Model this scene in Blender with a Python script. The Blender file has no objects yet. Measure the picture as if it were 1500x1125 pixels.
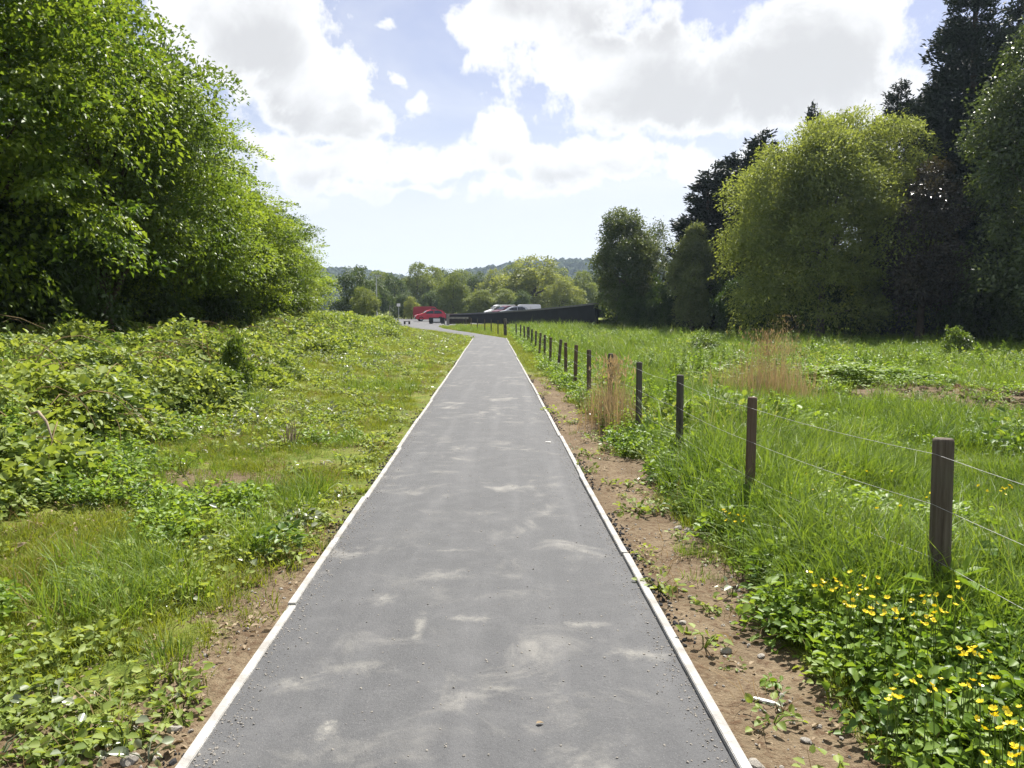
import bpy, bmesh, math, random
import numpy as np
from mathutils import Vector, Matrix

S = bpy.context.scene
COL = S.collection
R = math.radians
rng = np.random.default_rng(7)
random.seed(7)

# ------------------------------------------------------------------ camera
F_PX, HOR = 1130.0, 456.0                  # focal length and horizon row in photograph pixels
EYE = 1.6
PITCH = math.atan((562.5 - HOR) / F_PX)
cam = bpy.data.cameras.new('camera')
cam.sensor_width = 36.0
cam.lens = F_PX / 1500.0 * 36.0
cam.clip_start, cam.clip_end = 0.05, 6000.0
cam_o = bpy.data.objects.new('camera', cam)
COL.objects.link(cam_o)
cam_o.location = (0, 0, EYE)
cam_o.rotation_euler = (math.pi / 2 - PITCH, 0, 0)
S.camera = cam_o

# ------------------------------------------------------------------ sun, exposure
SUN_AZ, SUN_EL = R(24.0), R(57.0)
sun = bpy.data.lights.new('sun', 'SUN')
sun.energy = 4.6
sun.angle = R(0.53)
sun.color = (1.0, 0.955, 0.88)
sun_o = bpy.data.objects.new('sun', sun)
COL.objects.link(sun_o)
to_sun = Vector((math.sin(SUN_AZ) * math.cos(SUN_EL), math.cos(SUN_AZ) * math.cos(SUN_EL), math.sin(SUN_EL)))
sun_o.rotation_euler = to_sun.to_track_quat('Z', 'Y').to_euler()
sun_o.location = (0, 0, 60)

S.view_settings.view_transform = 'Standard'
S.view_settings.look = 'None'
S.view_settings.gamma = 1.0
S.view_settings.use_curve_mapping = False
S.view_settings.exposure = 1.3

S.render.engine = 'CYCLES'
S.cycles.use_denoising = True
S.cycles.max_bounces = 6
S.cycles.diffuse_bounces = 2
S.cycles.glossy_bounces = 2
S.cycles.transmission_bounces = 3
S.cycles.transparent_max_bounces = 4
S.cycles.volume_bounces = 0
S.cycles.sample_clamp_indirect = 4.0
S.cycles.use_adaptive_sampling = True


# ------------------------------------------------------------------ node helpers
class NB:
    def __init__(self, tree):
        self.t = tree
        self.n = tree.nodes
        self.l = tree.links

    def new(self, typ, **kw):
        nd = self.n.new(typ)
        for k, v in kw.items():
            setattr(nd, k, v)
        return nd

    def put(self, sock, v):
        if isinstance(v, bpy.types.NodeSocket):
            self.l.new(v, sock)
        else:
            if isinstance(v, (tuple, list)) and len(v) == 3 and sock.type == 'RGBA':
                v = (*v, 1.0)
            sock.default_value = v

    def m(self, op, a, b=None, c=None, clamp=False):
        nd = self.new('ShaderNodeMath', operation=op, use_clamp=clamp)
        for i, v in enumerate((a, b, c)):
            if v is not None:
                self.put(nd.inputs[i], v)
        return nd.outputs[0]

    def sstep(self, v, lo, hi, a=0.0, b=1.0):
        nd = self.new('ShaderNodeMapRange', interpolation_type='SMOOTHSTEP')
        for i, x in enumerate((v, lo, hi, a, b)):
            self.put(nd.inputs[i], x)
        return nd.outputs[0]

    def mix(self, f, a, b, blend='MIX'):
        nd = self.new('ShaderNodeMix', data_type='RGBA', blend_type=blend)
        self.put(nd.inputs[0], f)
        self.put(nd.inputs[6], a)
        self.put(nd.inputs[7], b)
        return nd.outputs[2]

    def noise(self, vec, scale, detail=3.0, rough=0.5, dist=0.0):
        nd = self.new('ShaderNodeTexNoise')
        if vec is not None:
            self.l.new(vec, nd.inputs['Vector'])
        nd.inputs['Scale'].default_value = scale
        nd.inputs['Detail'].default_value = detail
        nd.inputs['Roughness'].default_value = rough
        nd.inputs['Distortion'].default_value = dist
        return nd.outputs[0]

    def attr(self, name):
        return self.new('ShaderNodeAttribute', attribute_name=name).outputs['Fac']


def material(name):
    m = bpy.data.materials.new(name)
    m.use_nodes = True
    m.node_tree.nodes.clear()
    b = NB(m.node_tree)
    out = b.new('ShaderNodeOutputMaterial')
    return m, b, out


def principled(b, color, rough=0.6, spec=0.3, metal=0.0):
    p = b.new('ShaderNodeBsdfPrincipled')
    b.put(p.inputs['Base Color'], color)
    b.put(p.inputs['Roughness'], rough)
    b.put(p.inputs['Specular IOR Level'], spec)
    b.put(p.inputs['Metallic'], metal)
    return p


def simple(name, color, rough=0.6, spec=0.3, metal=0.0, var=0.25, scale=8.0, bump=0.0, color2=None):
    """A plain procedural material: colour varied by noise, with fine relief."""
    m, b, out = material(name)
    tc = b.new('ShaderNodeTexCoord').outputs['Object']
    n = b.noise(tc, scale, 4, 0.6)
    c2 = color2 or tuple(x * (1 - var) for x in color)
    c = b.mix(b.sstep(n, 0.3, 0.7), color, c2)
    p = principled(b, c, rough, spec, metal)
    if bump:
        bp = b.new('ShaderNodeBump')
        bp.inputs['Strength'].default_value = bump
        bp.inputs['Distance'].default_value = 0.02
        b.l.new(b.noise(tc, scale * 5, 4, 0.6), bp.inputs['Height'])
        b.l.new(bp.outputs[0], p.inputs['Normal'])
    b.l.new(p.outputs[0], out.inputs[0])
    return m


def leaf_mat(name, dark, light, trans=0.4, rough=0.42, spec=0.4, tcol=None, objvar=0.35, patch=1.3):
    """Leaf: reflective upper face plus light coming through; colour differs leaf by leaf and plant by plant."""
    m, b, out = material(name)
    t = b.attr('tint')
    r = b.new('ShaderNodeObjectInfo').outputs['Random']
    pos = b.new('ShaderNodeNewGeometry').outputs['Position']
    pn = b.m('MULTIPLY', b.m('SUBTRACT', b.noise(pos, 0.55, 3, 0.6), 0.5), patch)
    f = b.m('ADD', pn, b.m('ADD', b.m('MULTIPLY', t, 1.0 - objvar), b.m('MULTIPLY', r, objvar)), clamp=True)
    c = b.mix(f, dark, light)
    p = principled(b, c, rough, spec)
    tr = b.new('ShaderNodeBsdfTranslucent')
    tc = tcol or (1.25, 1.15, 0.55)
    b.l.new(b.mix(1.0, c, tc, 'MULTIPLY'), tr.inputs[0])
    mx = b.new('ShaderNodeMixShader')
    mx.inputs[0].default_value = trans
    b.l.new(p.outputs[0], mx.inputs[1])
    b.l.new(tr.outputs[0], mx.inputs[2])
    b.l.new(mx.outputs[0], out.inputs[0])
    return m


# ------------------------------------------------------------------ sky (world)
def ray(px, py):
    """Direction of a photograph pixel, world space."""
    v = Vector((px - 750.0, F_PX, -(py - 562.5)))
    v.rotate(Matrix.Rotation(-PITCH, 3, 'X'))
    return v


def W(px, py, z=0.0):
    """Point on the level z seen at a photograph pixel."""
    v = ray(px, py)
    k = (z - EYE) / v.z
    return Vector((v.x * k, v.y * k, z))


def D(px, d, py=None, z=None):
    """Point at distance d (along y) under a photograph column."""
    v = ray(px, HOR if py is None else py)
    k = d / v.y
    return Vector((v.x * k, d, EYE + v.z * k if z is None else z))


def st(px, py):
    v = ray(px, py)
    return v.x / v.y, v.z / v.y


world = bpy.data.worlds.new('World')
S.world = world
world.use_nodes = True
wt = world.node_tree
wt.nodes.clear()
b = NB(wt)
wout = b.new('ShaderNodeOutputWorld')
sky = b.new('ShaderNodeTexSky', sky_type='NISHITA')
sky.sun_disc = False
sky.sun_elevation = SUN_EL
sky.sun_rotation = SUN_AZ
sky.altitude = 30
sky.air_density = 1.0
sky.dust_density = 1.2
sky.ozone_density = 1.5
gen = b.new('ShaderNodeTexCoord').outputs['Generated']
sep = b.new('ShaderNodeSeparateXYZ')
b.l.new(gen, sep.inputs[0])
X_, Y_, Z_ = sep.outputs
# cumulus deck all over the sky: noise on a flat layer overhead
zc = b.m('ADD', b.m('MAXIMUM', Z_, 0.0), 0.16)
comb = b.new('ShaderNodeCombineXYZ')
b.put(comb.inputs[0], b.m('DIVIDE', X_, zc))
b.put(comb.inputs[1], b.m('DIVIDE', Y_, zc))
deck = comb.outputs[0]
dn = b.noise(deck, 1.3, 2, 0.5)
# the same detail noise breaks up every outline
fine = b.noise(gen, 7.0, 8, 0.62, 0.35)
fine2 = b.noise(gen, 24.0, 6, 0.62, 0.2)
# clouds ahead: cumulus heaps at their places in the sky (s = x/y, t = z/y)
ysafe = b.m('MAXIMUM', Y_, 0.05)
wn = b.new('ShaderNodeTexNoise')
b.l.new(gen, wn.inputs['Vector'])
wn.inputs['Scale'].default_value = 13.0
wn.inputs['Detail'].default_value = 4.0
wsep = b.new('ShaderNodeSeparateColor')
b.l.new(wn.outputs['Color'], wsep.inputs[0])
s_ = b.m('ADD', b.m('DIVIDE', X_, ysafe), b.m('MULTIPLY', b.m('SUBTRACT', wsep.outputs[0], 0.5), 0.11))
t_ = b.m('ADD', b.m('DIVIDE', Z_, ysafe), b.m('MULTIPLY', b.m('SUBTRACT', wsep.outputs[1], 0.5), 0.075))


def heap(cx, cy, rx, ry):
    s0, t0 = st(cx, cy)
    u = b.m('DIVIDE', b.m('SUBTRACT', s_, s0), rx / F_PX)
    v = b.m('DIVIDE', b.m('SUBTRACT', t_, t0), ry / F_PX)
    k = max(0.45, min(1.0, min(rx, ry) / 60.0))
    return b.m('MULTIPLY', b.m('SUBTRACT', 1.0, b.m('SQRT', b.m('ADD', b.m('MULTIPLY', u, u), b.m('MULTIPLY', v, v)))), k)


def heaps(lst):
    r = None
    for h in lst:
        k = heap(*h)
        r = k if r is None else b.m('SMOOTH_MAX', r, k, 0.08)
    return r


ahead = heaps([(360, 40, 175, 150), (450, 110, 95, 85), (470, 165, 105, 50), (558, 118, 38, 20), (592, 148, 42, 32),
               (450, 232, 150, 48), (610, 240, 150, 38), (738, 215, 60, 62), (830, 230, 125, 48), (900, 238, 60, 36),
               (570, 25, 28, 26), (800, 25, 200, 80), (860, 90, 190, 75), (1000, 130, 300, 72), (1200, 90, 170, 120),
               (1270, 20, 110, 110), (1000, 222, 50, 24), (1090, 255, 150, 42), (1240, 260, 160, 60), (440, 298, 34, 13),
               (130, 200, 250, 160), (600, 275, 280, 16), (780, 272, 150, 14)])
front = b.sstep(Y_, 0.55, 0.75)
inview = b.m('MULTIPLY', front, b.sstep(t_, 0.62, 0.5))
field = b.m('ADD', b.m('MULTIPLY', inview, b.m('MULTIPLY', b.m('SUBTRACT', ahead, 0.10), 2.0)),
            b.m('MULTIPLY', b.m('SUBTRACT', 1.0, inview), b.m('MULTIPLY', b.m('SUBTRACT', dn, 0.5), 2.2)))
dens = b.m('ADD', field, b.m('ADD', b.m('MULTIPLY', b.m('SUBTRACT', fine, 0.5), 3.6),
                            b.m('MULTIPLY', b.m('SUBTRACT', fine2, 0.5), 1.7)))
veil = b.m('MULTIPLY', b.sstep(b.noise(deck, 0.9, 6, 0.6, 0.5), 0.40, 0.72), 0.45)
alpha = b.m('MAXIMUM', b.sstep(dens, -0.10, 0.42), veil)
# clouds thin out into the bright haze low down
alpha = b.m('MULTIPLY', alpha, b.sstep(Z_, 0.105, 0.165))
# the thick lower parts of the heaps are grey
grey_front = heaps([(420, 170, 150, 70), (370, 90, 110, 110), (560, 258, 200, 24), (850, 252, 140, 26), (760, 245, 100, 24), (1080, 145, 330, 75), (1200, 100, 190, 110),
                    (900, 45, 170, 60), (770, 20, 110, 45), (1130, 280, 130, 20)])
gfield = b.m('ADD', b.m('MULTIPLY', inview, grey_front),
             b.m('MULTIPLY', b.m('SUBTRACT', 1.0, inview), b.m('MULTIPLY', b.m('SUBTRACT', dn, 0.56), 3.0)))
gmask = b.sstep(b.m('ADD', gfield, b.m('MULTIPLY', b.m('SUBTRACT', fine, 0.5), 2.6)), -0.1, 0.85)
gmask = b.m('MULTIPLY', gmask, b.sstep(dens, 0.15, 0.9))
cloud = b.mix(gmask, (0.43, 0.43, 0.435), (0.300, 0.300, 0.305))
hz = b.sstep(Z_, 0.08, 0.30, 1.0, 0.0)
CLOUD_STRENGTH = 1.0
bg = b.new('ShaderNodeBackground')
SKY_STRENGTH = 0.05
skyc = b.new('ShaderNodeVectorMath', operation='SCALE')
b.l.new(sky.outputs[0], skyc.inputs[0])
skyc.inputs[3].default_value = SKY_STRENGTH
tint = b.mix(1.0, skyc.outputs[0], (1.06, 0.94, 1.0), 'MULTIPLY')
# milky summer haze between the blue and the horizon
blue = b.mix(b.m('ADD', b.m('MULTIPLY', hz, 0.80), 0.12), tint, (0.362, 0.377, 0.407))
b.l.new(b.mix(alpha, blue, cloud), bg.inputs[0])
bg.inputs[1].default_value = 1.0
b.l.new(bg.outputs[0], wout.inputs[0])


# ------------------------------------------------------------------ mesh helpers
def np_mesh(name, V, F, mat=None, attrs=None, smooth=False):
    """Mesh from numpy arrays; F is (n,3) or (n,4), or a list of such."""
    V = np.asarray(V, dtype=np.float32).reshape(-1, 3)
    Fs = F if isinstance(F, list) else [F]
    me = bpy.data.meshes.new(name)
    me.vertices.add(len(V))
    me.vertices.foreach_set('co', V.ravel())
    idx = np.concatenate([np.asarray(f, dtype=np.int32).ravel() for f in Fs])
    tot = np.concatenate([np.full(len(f), np.asarray(f).shape[1], dtype=np.int32) for f in Fs])
    start = np.concatenate([[0], np.cumsum(tot)[:-1]]).astype(np.int32)
    me.loops.add(len(idx))
    me.loops.foreach_set('vertex_index', idx)
    me.polygons.add(len(tot))
    me.polygons.foreach_set('loop_start', start)
    me.polygons.foreach_set('loop_total', tot)
    if smooth:
        me.polygons.foreach_set('use_smooth', np.ones(len(tot), dtype=bool))
    for k, v in (attrs or {}).items():
        a = me.attributes.new(k, 'FLOAT', 'POINT')
        a.data.foreach_set('value', np.asarray(v, dtype=np.float32))
    me.update(calc_edges=True)
    if mat:
        me.materials.append(mat)
    return me


def link(name, me, parent=None, loc=None, **props):
    o = bpy.data.objects.new(name, me)
    COL.objects.link(o)
    if parent is not None:
        o.parent = parent
    if loc is not None:
        o.location = loc
    for k, v in props.items():
        if v is not None:
            o[k] = v
    return o


def thing(name, label, category, loc=(0, 0, 0), rz=0.0, group=None):
    o = link(name, None, None, loc, label=label, category=category, group=group)
    o.rotation_euler = (0, 0, rz)
    return o


def bm_obj(name, bm, mat, parent=None, loc=None, smooth=False, **props):
    me = bpy.data.meshes.new(name)
    bm.normal_update()
    bm.to_mesh(me)
    bm.free()
    if smooth:
        me.polygons.foreach_set('use_smooth', np.ones(len(me.polygons), dtype=bool))
    me.materials.append(mat)
    return link(name, me, parent, loc, **props)


def add_box(bm, x0, x1, y0, y1, z0, z1, bevel=0.0):
    r = bmesh.ops.create_cube(bm, size=1.0)
    for v in r['verts']:
        v.co = Vector(((x0 + x1) / 2 + v.co.x * (x1 - x0), (y0 + y1) / 2 + v.co.y * (y1 - y0), (z0 + z1) / 2 + v.co.z * (z1 - z0)))
    if bevel:
        es = list({e for v in r['verts'] for e in v.link_edges})
        bmesh.ops.bevel(bm, geom=es, offset=bevel, segments=2, affect='EDGES')
    return bm


def box_obj(name, dims, mat, parent=None, bevel=0.0, **props):
    return bm_obj(name, add_box(bmesh.new(), *dims, bevel=bevel), mat, parent, **props)


def tube_arrays(pts, radii, sides=7, cap=True):
    """Tapered tube along a polyline: vertices, quads."""
    P = np.asarray(pts, float)
    n = len(P)
    T = np.gradient(P, axis=0)
    T /= np.linalg.norm(T, axis=1)[:, None] + 1e-9
    ref = np.where(np.abs(T[:, 2:3]) > 0.9, np.array([[1.0, 0, 0]]), np.array([[0, 0, 1.0]]))
    A = np.cross(T, ref)
    A /= np.linalg.norm(A, axis=1)[:, None] + 1e-9
    B = np.cross(T, A)
    ang = np.linspace(0, 2 * math.pi, sides, endpoint=False)
    V = P[:, None, :] + np.asarray(radii)[:, None, None] * (np.cos(ang)[None, :, None] * A[:, None, :] + np.sin(ang)[None, :, None] * B[:, None, :])
    V = V.reshape(-1, 3)
    i = np.arange(n - 1)[:, None] * sides
    j = np.arange(sides)[None, :]
    j2 = (j + 1) % sides
    F = np.stack([i + j, i + j2, i + sides + j2, i + sides + j], -1).reshape(-1, 4)
    return V, F


def join_arrays(lst):
    Vs, Fs, o = [], [], 0
    for V, F in lst:
        Vs.append(V)
        Fs.append(F + o)
        o += len(V)
    return np.concatenate(Vs), np.concatenate(Fs)


def tube_obj(name, pts, radii, mat, parent=None, sides=7, loc=None, **props):
    V, F = tube_arrays(pts, radii, sides)
    return link(name, np_mesh(name, V, F, mat, smooth=True), parent, loc, **props)


def unit(v):
    return v / (np.linalg.norm(v, axis=-1, keepdims=True) + 1e-9)


# value noise for placement and terrain
def vnoise(x, y, seed=0):
    x = np.asarray(x, float)
    y = np.asarray(y, float)
    xi, yi = np.floor(x).astype(np.int64), np.floor(y).astype(np.int64)
    xf, yf = x - xi, y - yi
    u, v = xf * xf * (3 - 2 * xf), yf * yf * (3 - 2 * yf)

    def h(a, c):
        k = (a * 374761393 + c * 668265263 + seed * 974634777) & 0xFFFFFFFF
        k = ((k ^ (k >> 13)) * 1274126177) & 0xFFFFFFFF
        k = k ^ (k >> 16)
        return (k & 0xFFFF) / 65535.0
    return (h(xi, yi) * (1 - u) + h(xi + 1, yi) * u) * (1 - v) + (h(xi, yi + 1) * (1 - u) + h(xi + 1, yi + 1) * u) * v


def fbm(x, y, seed=0, octaves=3):
    s, a, t = 0.0, 1.0, 0.0
    for k in range(octaves):
        s = s + a * vnoise(np.asarray(x) * 2 ** k, np.asarray(y) * 2 ** k, seed + k)
        t += a
        a *= 0.5
    return s / t


def sm(a, c, x):
    t = np.clip((np.asarray(x, float) - a) / (c - a), 0, 1)
    return t * t * (3 - 2 * t)


# ------------------------------------------------------------------ terrain shape
SLOPE = -0.0265                      # the path runs a little to the left of straight ahead
EDGE_L, EDGE_R = -1.10, 0.892        # its edges at the camera


def lat(x, y):
    """Sideways distance from the line of the path."""
    return x - SLOPE * y


def gh(x, y):
    """Height of the bare ground."""
    x, y = np.asarray(x, float), np.asarray(y, float)
    u = lat(x, y)
    right = 0.10 * sm(1.35, 2.1, u) - 0.22 * sm(2.3, 5.0, u) - 0.14 * sm(5.0, 10.0, u)
    bank = 0.42 * sm(-2.4, -6.4, u) + 0.22 * sm(-6.0, -9.5, u) + 0.3 * sm(14, 40, y) * sm(-2.8, -7.4, u)
    bumps = 0.10 * (fbm(x * 0.55, y * 0.55, 3) - 0.5) * (sm(1.5, 2.6, u) + sm(-1.9, -3.2, u))
    small = 0.035 * (fbm(x * 3.1, y * 3.1, 9) - 0.5) * (sm(0.93, 1.2, u) + sm(-1.13, -1.4, u))
    near = right + bank + bumps
    near = near + 0.28 * sm(1.2, 0.2, np.hypot((x - 8.6) / 3.8, (y - 15.2) / 2.6))
    k = sm(46, 66, y) * sm(-14, -9, x - 0 * y)
    near = near * (1 - k)
    back = sm(52, 72, y)
    near = near * (1 - back)
    far = 0.34 * sm(82, 108, y)
    wide = 2.0 * sm(120, 400, y)
    return near + small * (1 - sm(30, 45, y)) - 0.012 + far + wide


def bramble_h(x, y):
    """How far the brambles stand above the bank."""
    u = lat(x, y)
    n = fbm(x * 0.55, y * 0.55, 21)
    e = fbm(x * 0.9, y * 0.9, 33)
    edge = -2.9 - 0.105 * np.clip(y - 5, 0, 15) + 2.2 * (e - 0.5) - 1.9 * sm(38, 52, y) - 0.8 * sm(4.6, 3.2, y)
    h = sm(edge, edge - 1.9, u) * (0.20 + 0.58 * n) * (1 - 0.45 * sm(-6.0, -9.0, u))
    h = h * (1 - 0.35 * sm(30, 44, y)) * (1 - sm(54, 66, y))
    return h


# ------------------------------------------------------------------ materials
M = {}
# ground
m, b, out = material('ground_soil_and_turf')
tc = b.new('ShaderNodeTexCoord').outputs['Object']
soil_w = b.attr('soil')
n1 = b.noise(tc, 2.2, 5, 0.6)
n2 = b.noise(tc, 26.0, 4, 0.65)
n3 = b.noise(tc, 110.0, 3, 0.6)
soil = b.mix(b.sstep(n1, 0.35, 0.7), (0.130, 0.098, 0.062), (0.205, 0.160, 0.104))
soil = b.mix(b.sstep(n2, 0.42, 0.72), soil, (0.095, 0.060, 0.036))
soil = b.mix(b.m('MULTIPLY', b.sstep(n3, 0.60, 0.72), 0.55), soil, (0.34, 0.28, 0.20))
turf = b.mix(b.sstep(n1, 0.3, 0.7), (0.085, 0.125, 0.020), (0.170, 0.185, 0.038))
turf = b.mix(b.m('MULTIPLY', b.sstep(n2, 0.5, 0.75), 0.6), turf, (0.15, 0.115, 0.055))
fac = b.sstep(b.m('ADD', soil_w, b.m('MULTIPLY', b.m('SUBTRACT', n2, 0.5), 0.9)), 0.35, 0.65)
p = principled(b, b.mix(fac, turf, soil), 0.95, 0.1)
bp = b.new('ShaderNodeBump')
bp.inputs['Strength'].default_value = 0.9
bp.inputs['Distance'].default_value = 0.03
b.l.new(b.m('ADD', n2, b.m('MULTIPLY', n3, 0.4)), bp.inputs['Height'])
b.l.new(bp.outputs[0], p.inputs['Normal'])
b.l.new(p.outputs[0], out.inputs[0])
M['ground'] = m


def asphalt(name, stains=()):
    m, b, out = material(name)
    tc = b.new('ShaderNodeTexCoord').outputs['Object']
    g1 = b.noise(tc, 0.9, 4, 0.55)
    g2 = b.noise(tc, 210.0, 3, 0.6)
    g3 = b.noise(tc, 70.0, 3, 0.6)
    c = b.mix(b.sstep(g1, 0.3, 0.7), (0.056, 0.0575, 0.060), (0.076, 0.0775, 0.080))
    c = b.mix(b.m('MULTIPLY', b.sstep(g2, 0.54, 0.70), 0.45), c, (0.19, 0.19, 0.19))
    c = b.mix(b.m('MULTIPLY', b.sstep(g3, 0.5, 0.3), 0.5), c, (0.042, 0.042, 0.046))
    mt = b.noise(tc, 5.5, 6, 0.7)
    c = b.mix(b.sstep(mt, 0.40, 0.75, 0.0, 0.20), c, (0.165, 0.164, 0.164))
    ts = b.new('ShaderNodeMapping')
    ts.inputs['Scale'].default_value = (5.0, 0.22, 1.0)
    b.l.new(tc, ts.inputs[0])
    c = b.mix(b.sstep(b.noise(ts.outputs[0], 1.0, 3, 0.5), 0.45, 0.75, 0.0, 0.22), c, (0.15, 0.15, 0.152))
    # dried mud and dust trodden onto the surface
    w1 = b.noise(tc, 2.3, 6, 0.65, 0.6)
    w2 = b.noise(tc, 0.55, 3, 0.5)
    dust = b.m('MULTIPLY', b.sstep(w1, 0.50, 0.76), b.sstep(w2, 0.36, 0.60))
    c = b.mix(b.m('MULTIPLY', dust, 0.65), c, (0.26, 0.25, 0.225))
    sp = b.new('ShaderNodeSeparateXYZ')
    b.l.new(tc, sp.inputs[0])
    br = b.noise(tc, 13.0, 7, 0.72, 0.5)
    for (x, y, rx, ry, k) in stains:
        uu = b.m('DIVIDE', b.m('SUBTRACT', sp.outputs[0], x), rx)
        vv = b.m('DIVIDE', b.m('SUBTRACT', sp.outputs[1], y), ry)
        q = b.m('SUBTRACT', 1.0, b.m('SQRT', b.m('ADD', b.m('MULTIPLY', uu, uu), b.m('MULTIPLY', vv, vv))))
        q = b.m('ADD', q, b.m('MULTIPLY', b.m('SUBTRACT', br, 0.55), 3.4))
        c = b.mix(b.m('MULTIPLY', b.sstep(q, -0.3, 1.6), k * 0.8), c, (0.36, 0.345, 0.30))
    p = principled(b, c, b.sstep(g1, 0.2, 0.8, 0.72, 0.86), 0.35)
    bp = b.new('ShaderNodeBump')
    bp.inputs['Strength'].default_value = 0.55
    bp.inputs['Distance'].default_value = 0.006
    b.l.new(b.m('ADD', g2, g3), bp.inputs['Height'])
    b.l.new(bp.outputs[0], p.inputs['Normal'])
    b.l.new(p.outputs[0], out.inputs[0])
    return m


st_list = []
for (px, py, rx, ry, k) in ((478, 1080, 0.075, 0.075, 0.9), (1130, 930, 0.20, 0.10, 0.55), (850, 922, 0.15, 0.05, 0.6), (940, 965, 0.2, 0.09, 0.55),
                            (616, 925, 0.035, 0.22, 0.55), (690, 915, 0.13, 0.06, 0.6), (560, 885, 0.09, 0.12, 0.5), (660, 813, 0.18, 0.035, 0.5),
                            (650, 850, 0.2, 0.10, 0.4), (430, 1010, 0.16, 0.09, 0.45), (520, 985, 0.2, 0.09, 0.4), (735, 1020, 0.06, 0.04, 0.4)):
    q = W(px, py)
    st_list.append((q.x, q.y, rx, ry, k))
M['asphalt'] = asphalt('path_asphalt', st_list)
M['yard_asphalt'] = asphalt('yard_asphalt')
M['edging'] = simple('pale_edging', (0.40, 0.395, 0.38), 0.9, 0.15, scale=5, bump=0.6, color2=(0.25, 0.24, 0.22))
M['stone'] = simple('field_stone', (0.42, 0.39, 0.34), 0.9, 0.2, var=0.45, scale=20, bump=0.5)
M['crumb'] = simple('bitumen_crumb', (0.030, 0.030, 0.033), 0.85, 0.25, var=0.4, scale=20)
M['clod'] = simple('soil_clod', (0.150, 0.112, 0.072), 0.95, 0.1, scale=12, color2=(0.075, 0.056, 0.036))
M['bark'] = simple('bark', (0.085, 0.066, 0.048), 0.95, 0.1, var=0.5, scale=10, bump=0.8)
M['bark_grey'] = simple('grey_bark', (0.17, 0.15, 0.125), 0.95, 0.1, var=0.45, scale=10, bump=0.8)
M['wire'] = simple('galvanised_wire', (0.40, 0.40, 0.39), 0.5, 0.4, metal=0.5, var=0.3)
M['dry_wood'] = simple('dry_wood', (0.36, 0.29, 0.21), 0.9, 0.1, var=0.4, scale=20)

# weathered posts: grain runs along the post
m, b, out = material('weathered_post')
tc = b.new('ShaderNodeTexCoord').outputs['Object']
mp = b.new('ShaderNodeMapping')
mp.inputs['Scale'].default_value = (38, 38, 2.4)
b.l.new(tc, mp.inputs[0])
g = b.noise(mp.outputs[0], 1.0, 5, 0.65)
gg = b.noise(tc, 5.0, 3, 0.5)
rr = b.new('ShaderNodeObjectInfo').outputs['Random']
c = b.mix(b.sstep(g, 0.3, 0.7), (0.042, 0.037, 0.030), (0.118, 0.105, 0.086))
c = b.mix(b.m('MULTIPLY', b.sstep(gg, 0.45, 0.7), 0.6), c, (0.075, 0.080, 0.058))
c = b.mix(b.m('MULTIPLY', b.m('POWER', rr, 2.0), 0.5), c, (0.16, 0.085, 0.045))
p = principled(b, c, 0.85, 0.2)
bp = b.new('ShaderNodeBump')
bp.inputs['Strength'].default_value = 0.7
bp.inputs['Distance'].default_value = 0.008
b.l.new(g, bp.inputs['Height'])
b.l.new(bp.outputs[0], p.inputs['Normal'])
b.l.new(p.outputs[0], out.inputs[0])
M['post'] = m

M['beech'] = leaf_mat('beech_leaf', (0.058, 0.118, 0.018), (0.265, 0.35, 0.046), 0.56, 0.45, 0.4)
M['maple'] = leaf_mat('maple_leaf', (0.064, 0.128, 0.02), (0.285, 0.37, 0.05), 0.56, 0.45, 0.4)
M['hedgegreen'] = leaf_mat('hedge_leaf', (0.045, 0.095, 0.018), (0.165, 0.235, 0.036), 0.46, 0.42, 0.4)
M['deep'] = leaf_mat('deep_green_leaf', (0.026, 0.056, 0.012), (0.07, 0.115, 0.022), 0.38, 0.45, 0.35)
M['willow'] = leaf_mat('willow_leaf', (0.09, 0.13, 0.034), (0.26, 0.315, 0.09), 0.5, 0.5, 0.3)
M['sallow'] = leaf_mat('grey_green_leaf', (0.055, 0.085, 0.03), (0.16, 0.2, 0.08), 0.4, 0.45, 0.35)
M['pale_sallow'] = leaf_mat('pale_grey_green_leaf', (0.085, 0.120, 0.042), (0.200, 0.240, 0.100), 0.42, 0.45, 0.35)
M['copper'] = leaf_mat('dark_copper_leaf', (0.026, 0.024, 0.014), (0.075, 0.062, 0.034), 0.25, 0.35, 0.5)
M['conifer'] = leaf_mat('cypress_spray', (0.008, 0.016, 0.01), (0.022, 0.036, 0.02), 0.1, 0.55, 0.3)
M['poplar'] = leaf_mat('poplar_leaf', (0.04, 0.07, 0.022), (0.11, 0.15, 0.048), 0.36, 0.36, 0.5)
M['midgreen'] = leaf_mat('field_tree_leaf', (0.1, 0.145, 0.04), (0.205, 0.25, 0.068), 0.48, 0.5, 0.3)
M['midlight'] = leaf_mat('pale_field_tree_leaf', (0.15, 0.19, 0.052), (0.27, 0.305, 0.1), 0.5, 0.5, 0.3)
M['middark'] = leaf_mat('dark_field_tree_leaf', (0.048, 0.085, 0.03), (0.105, 0.15, 0.05), 0.36, 0.5, 0.3)
M['bramble'] = leaf_mat('bramble_leaf', (0.15, 0.22, 0.042), (0.32, 0.39, 0.095), 0.46, 0.52, 0.3)
M['bramble_dark'] = leaf_mat('bramble_dark_leaf', (0.07, 0.125, 0.028), (0.17, 0.235, 0.06), 0.38, 0.45, 0.35)
M['grass'] = leaf_mat('grass_blade', (0.074, 0.145, 0.017), (0.195, 0.28, 0.046), 0.46, 0.48, 0.3)
M['turf'] = leaf_mat('short_grass_blade', (0.125, 0.17, 0.02), (0.245, 0.285, 0.042), 0.44, 0.55, 0.2)
M['pale_grass'] = leaf_mat('pale_grass_blade', (0.17, 0.205, 0.075), (0.36, 0.37, 0.2), 0.38, 0.4, 0.4)
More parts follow.
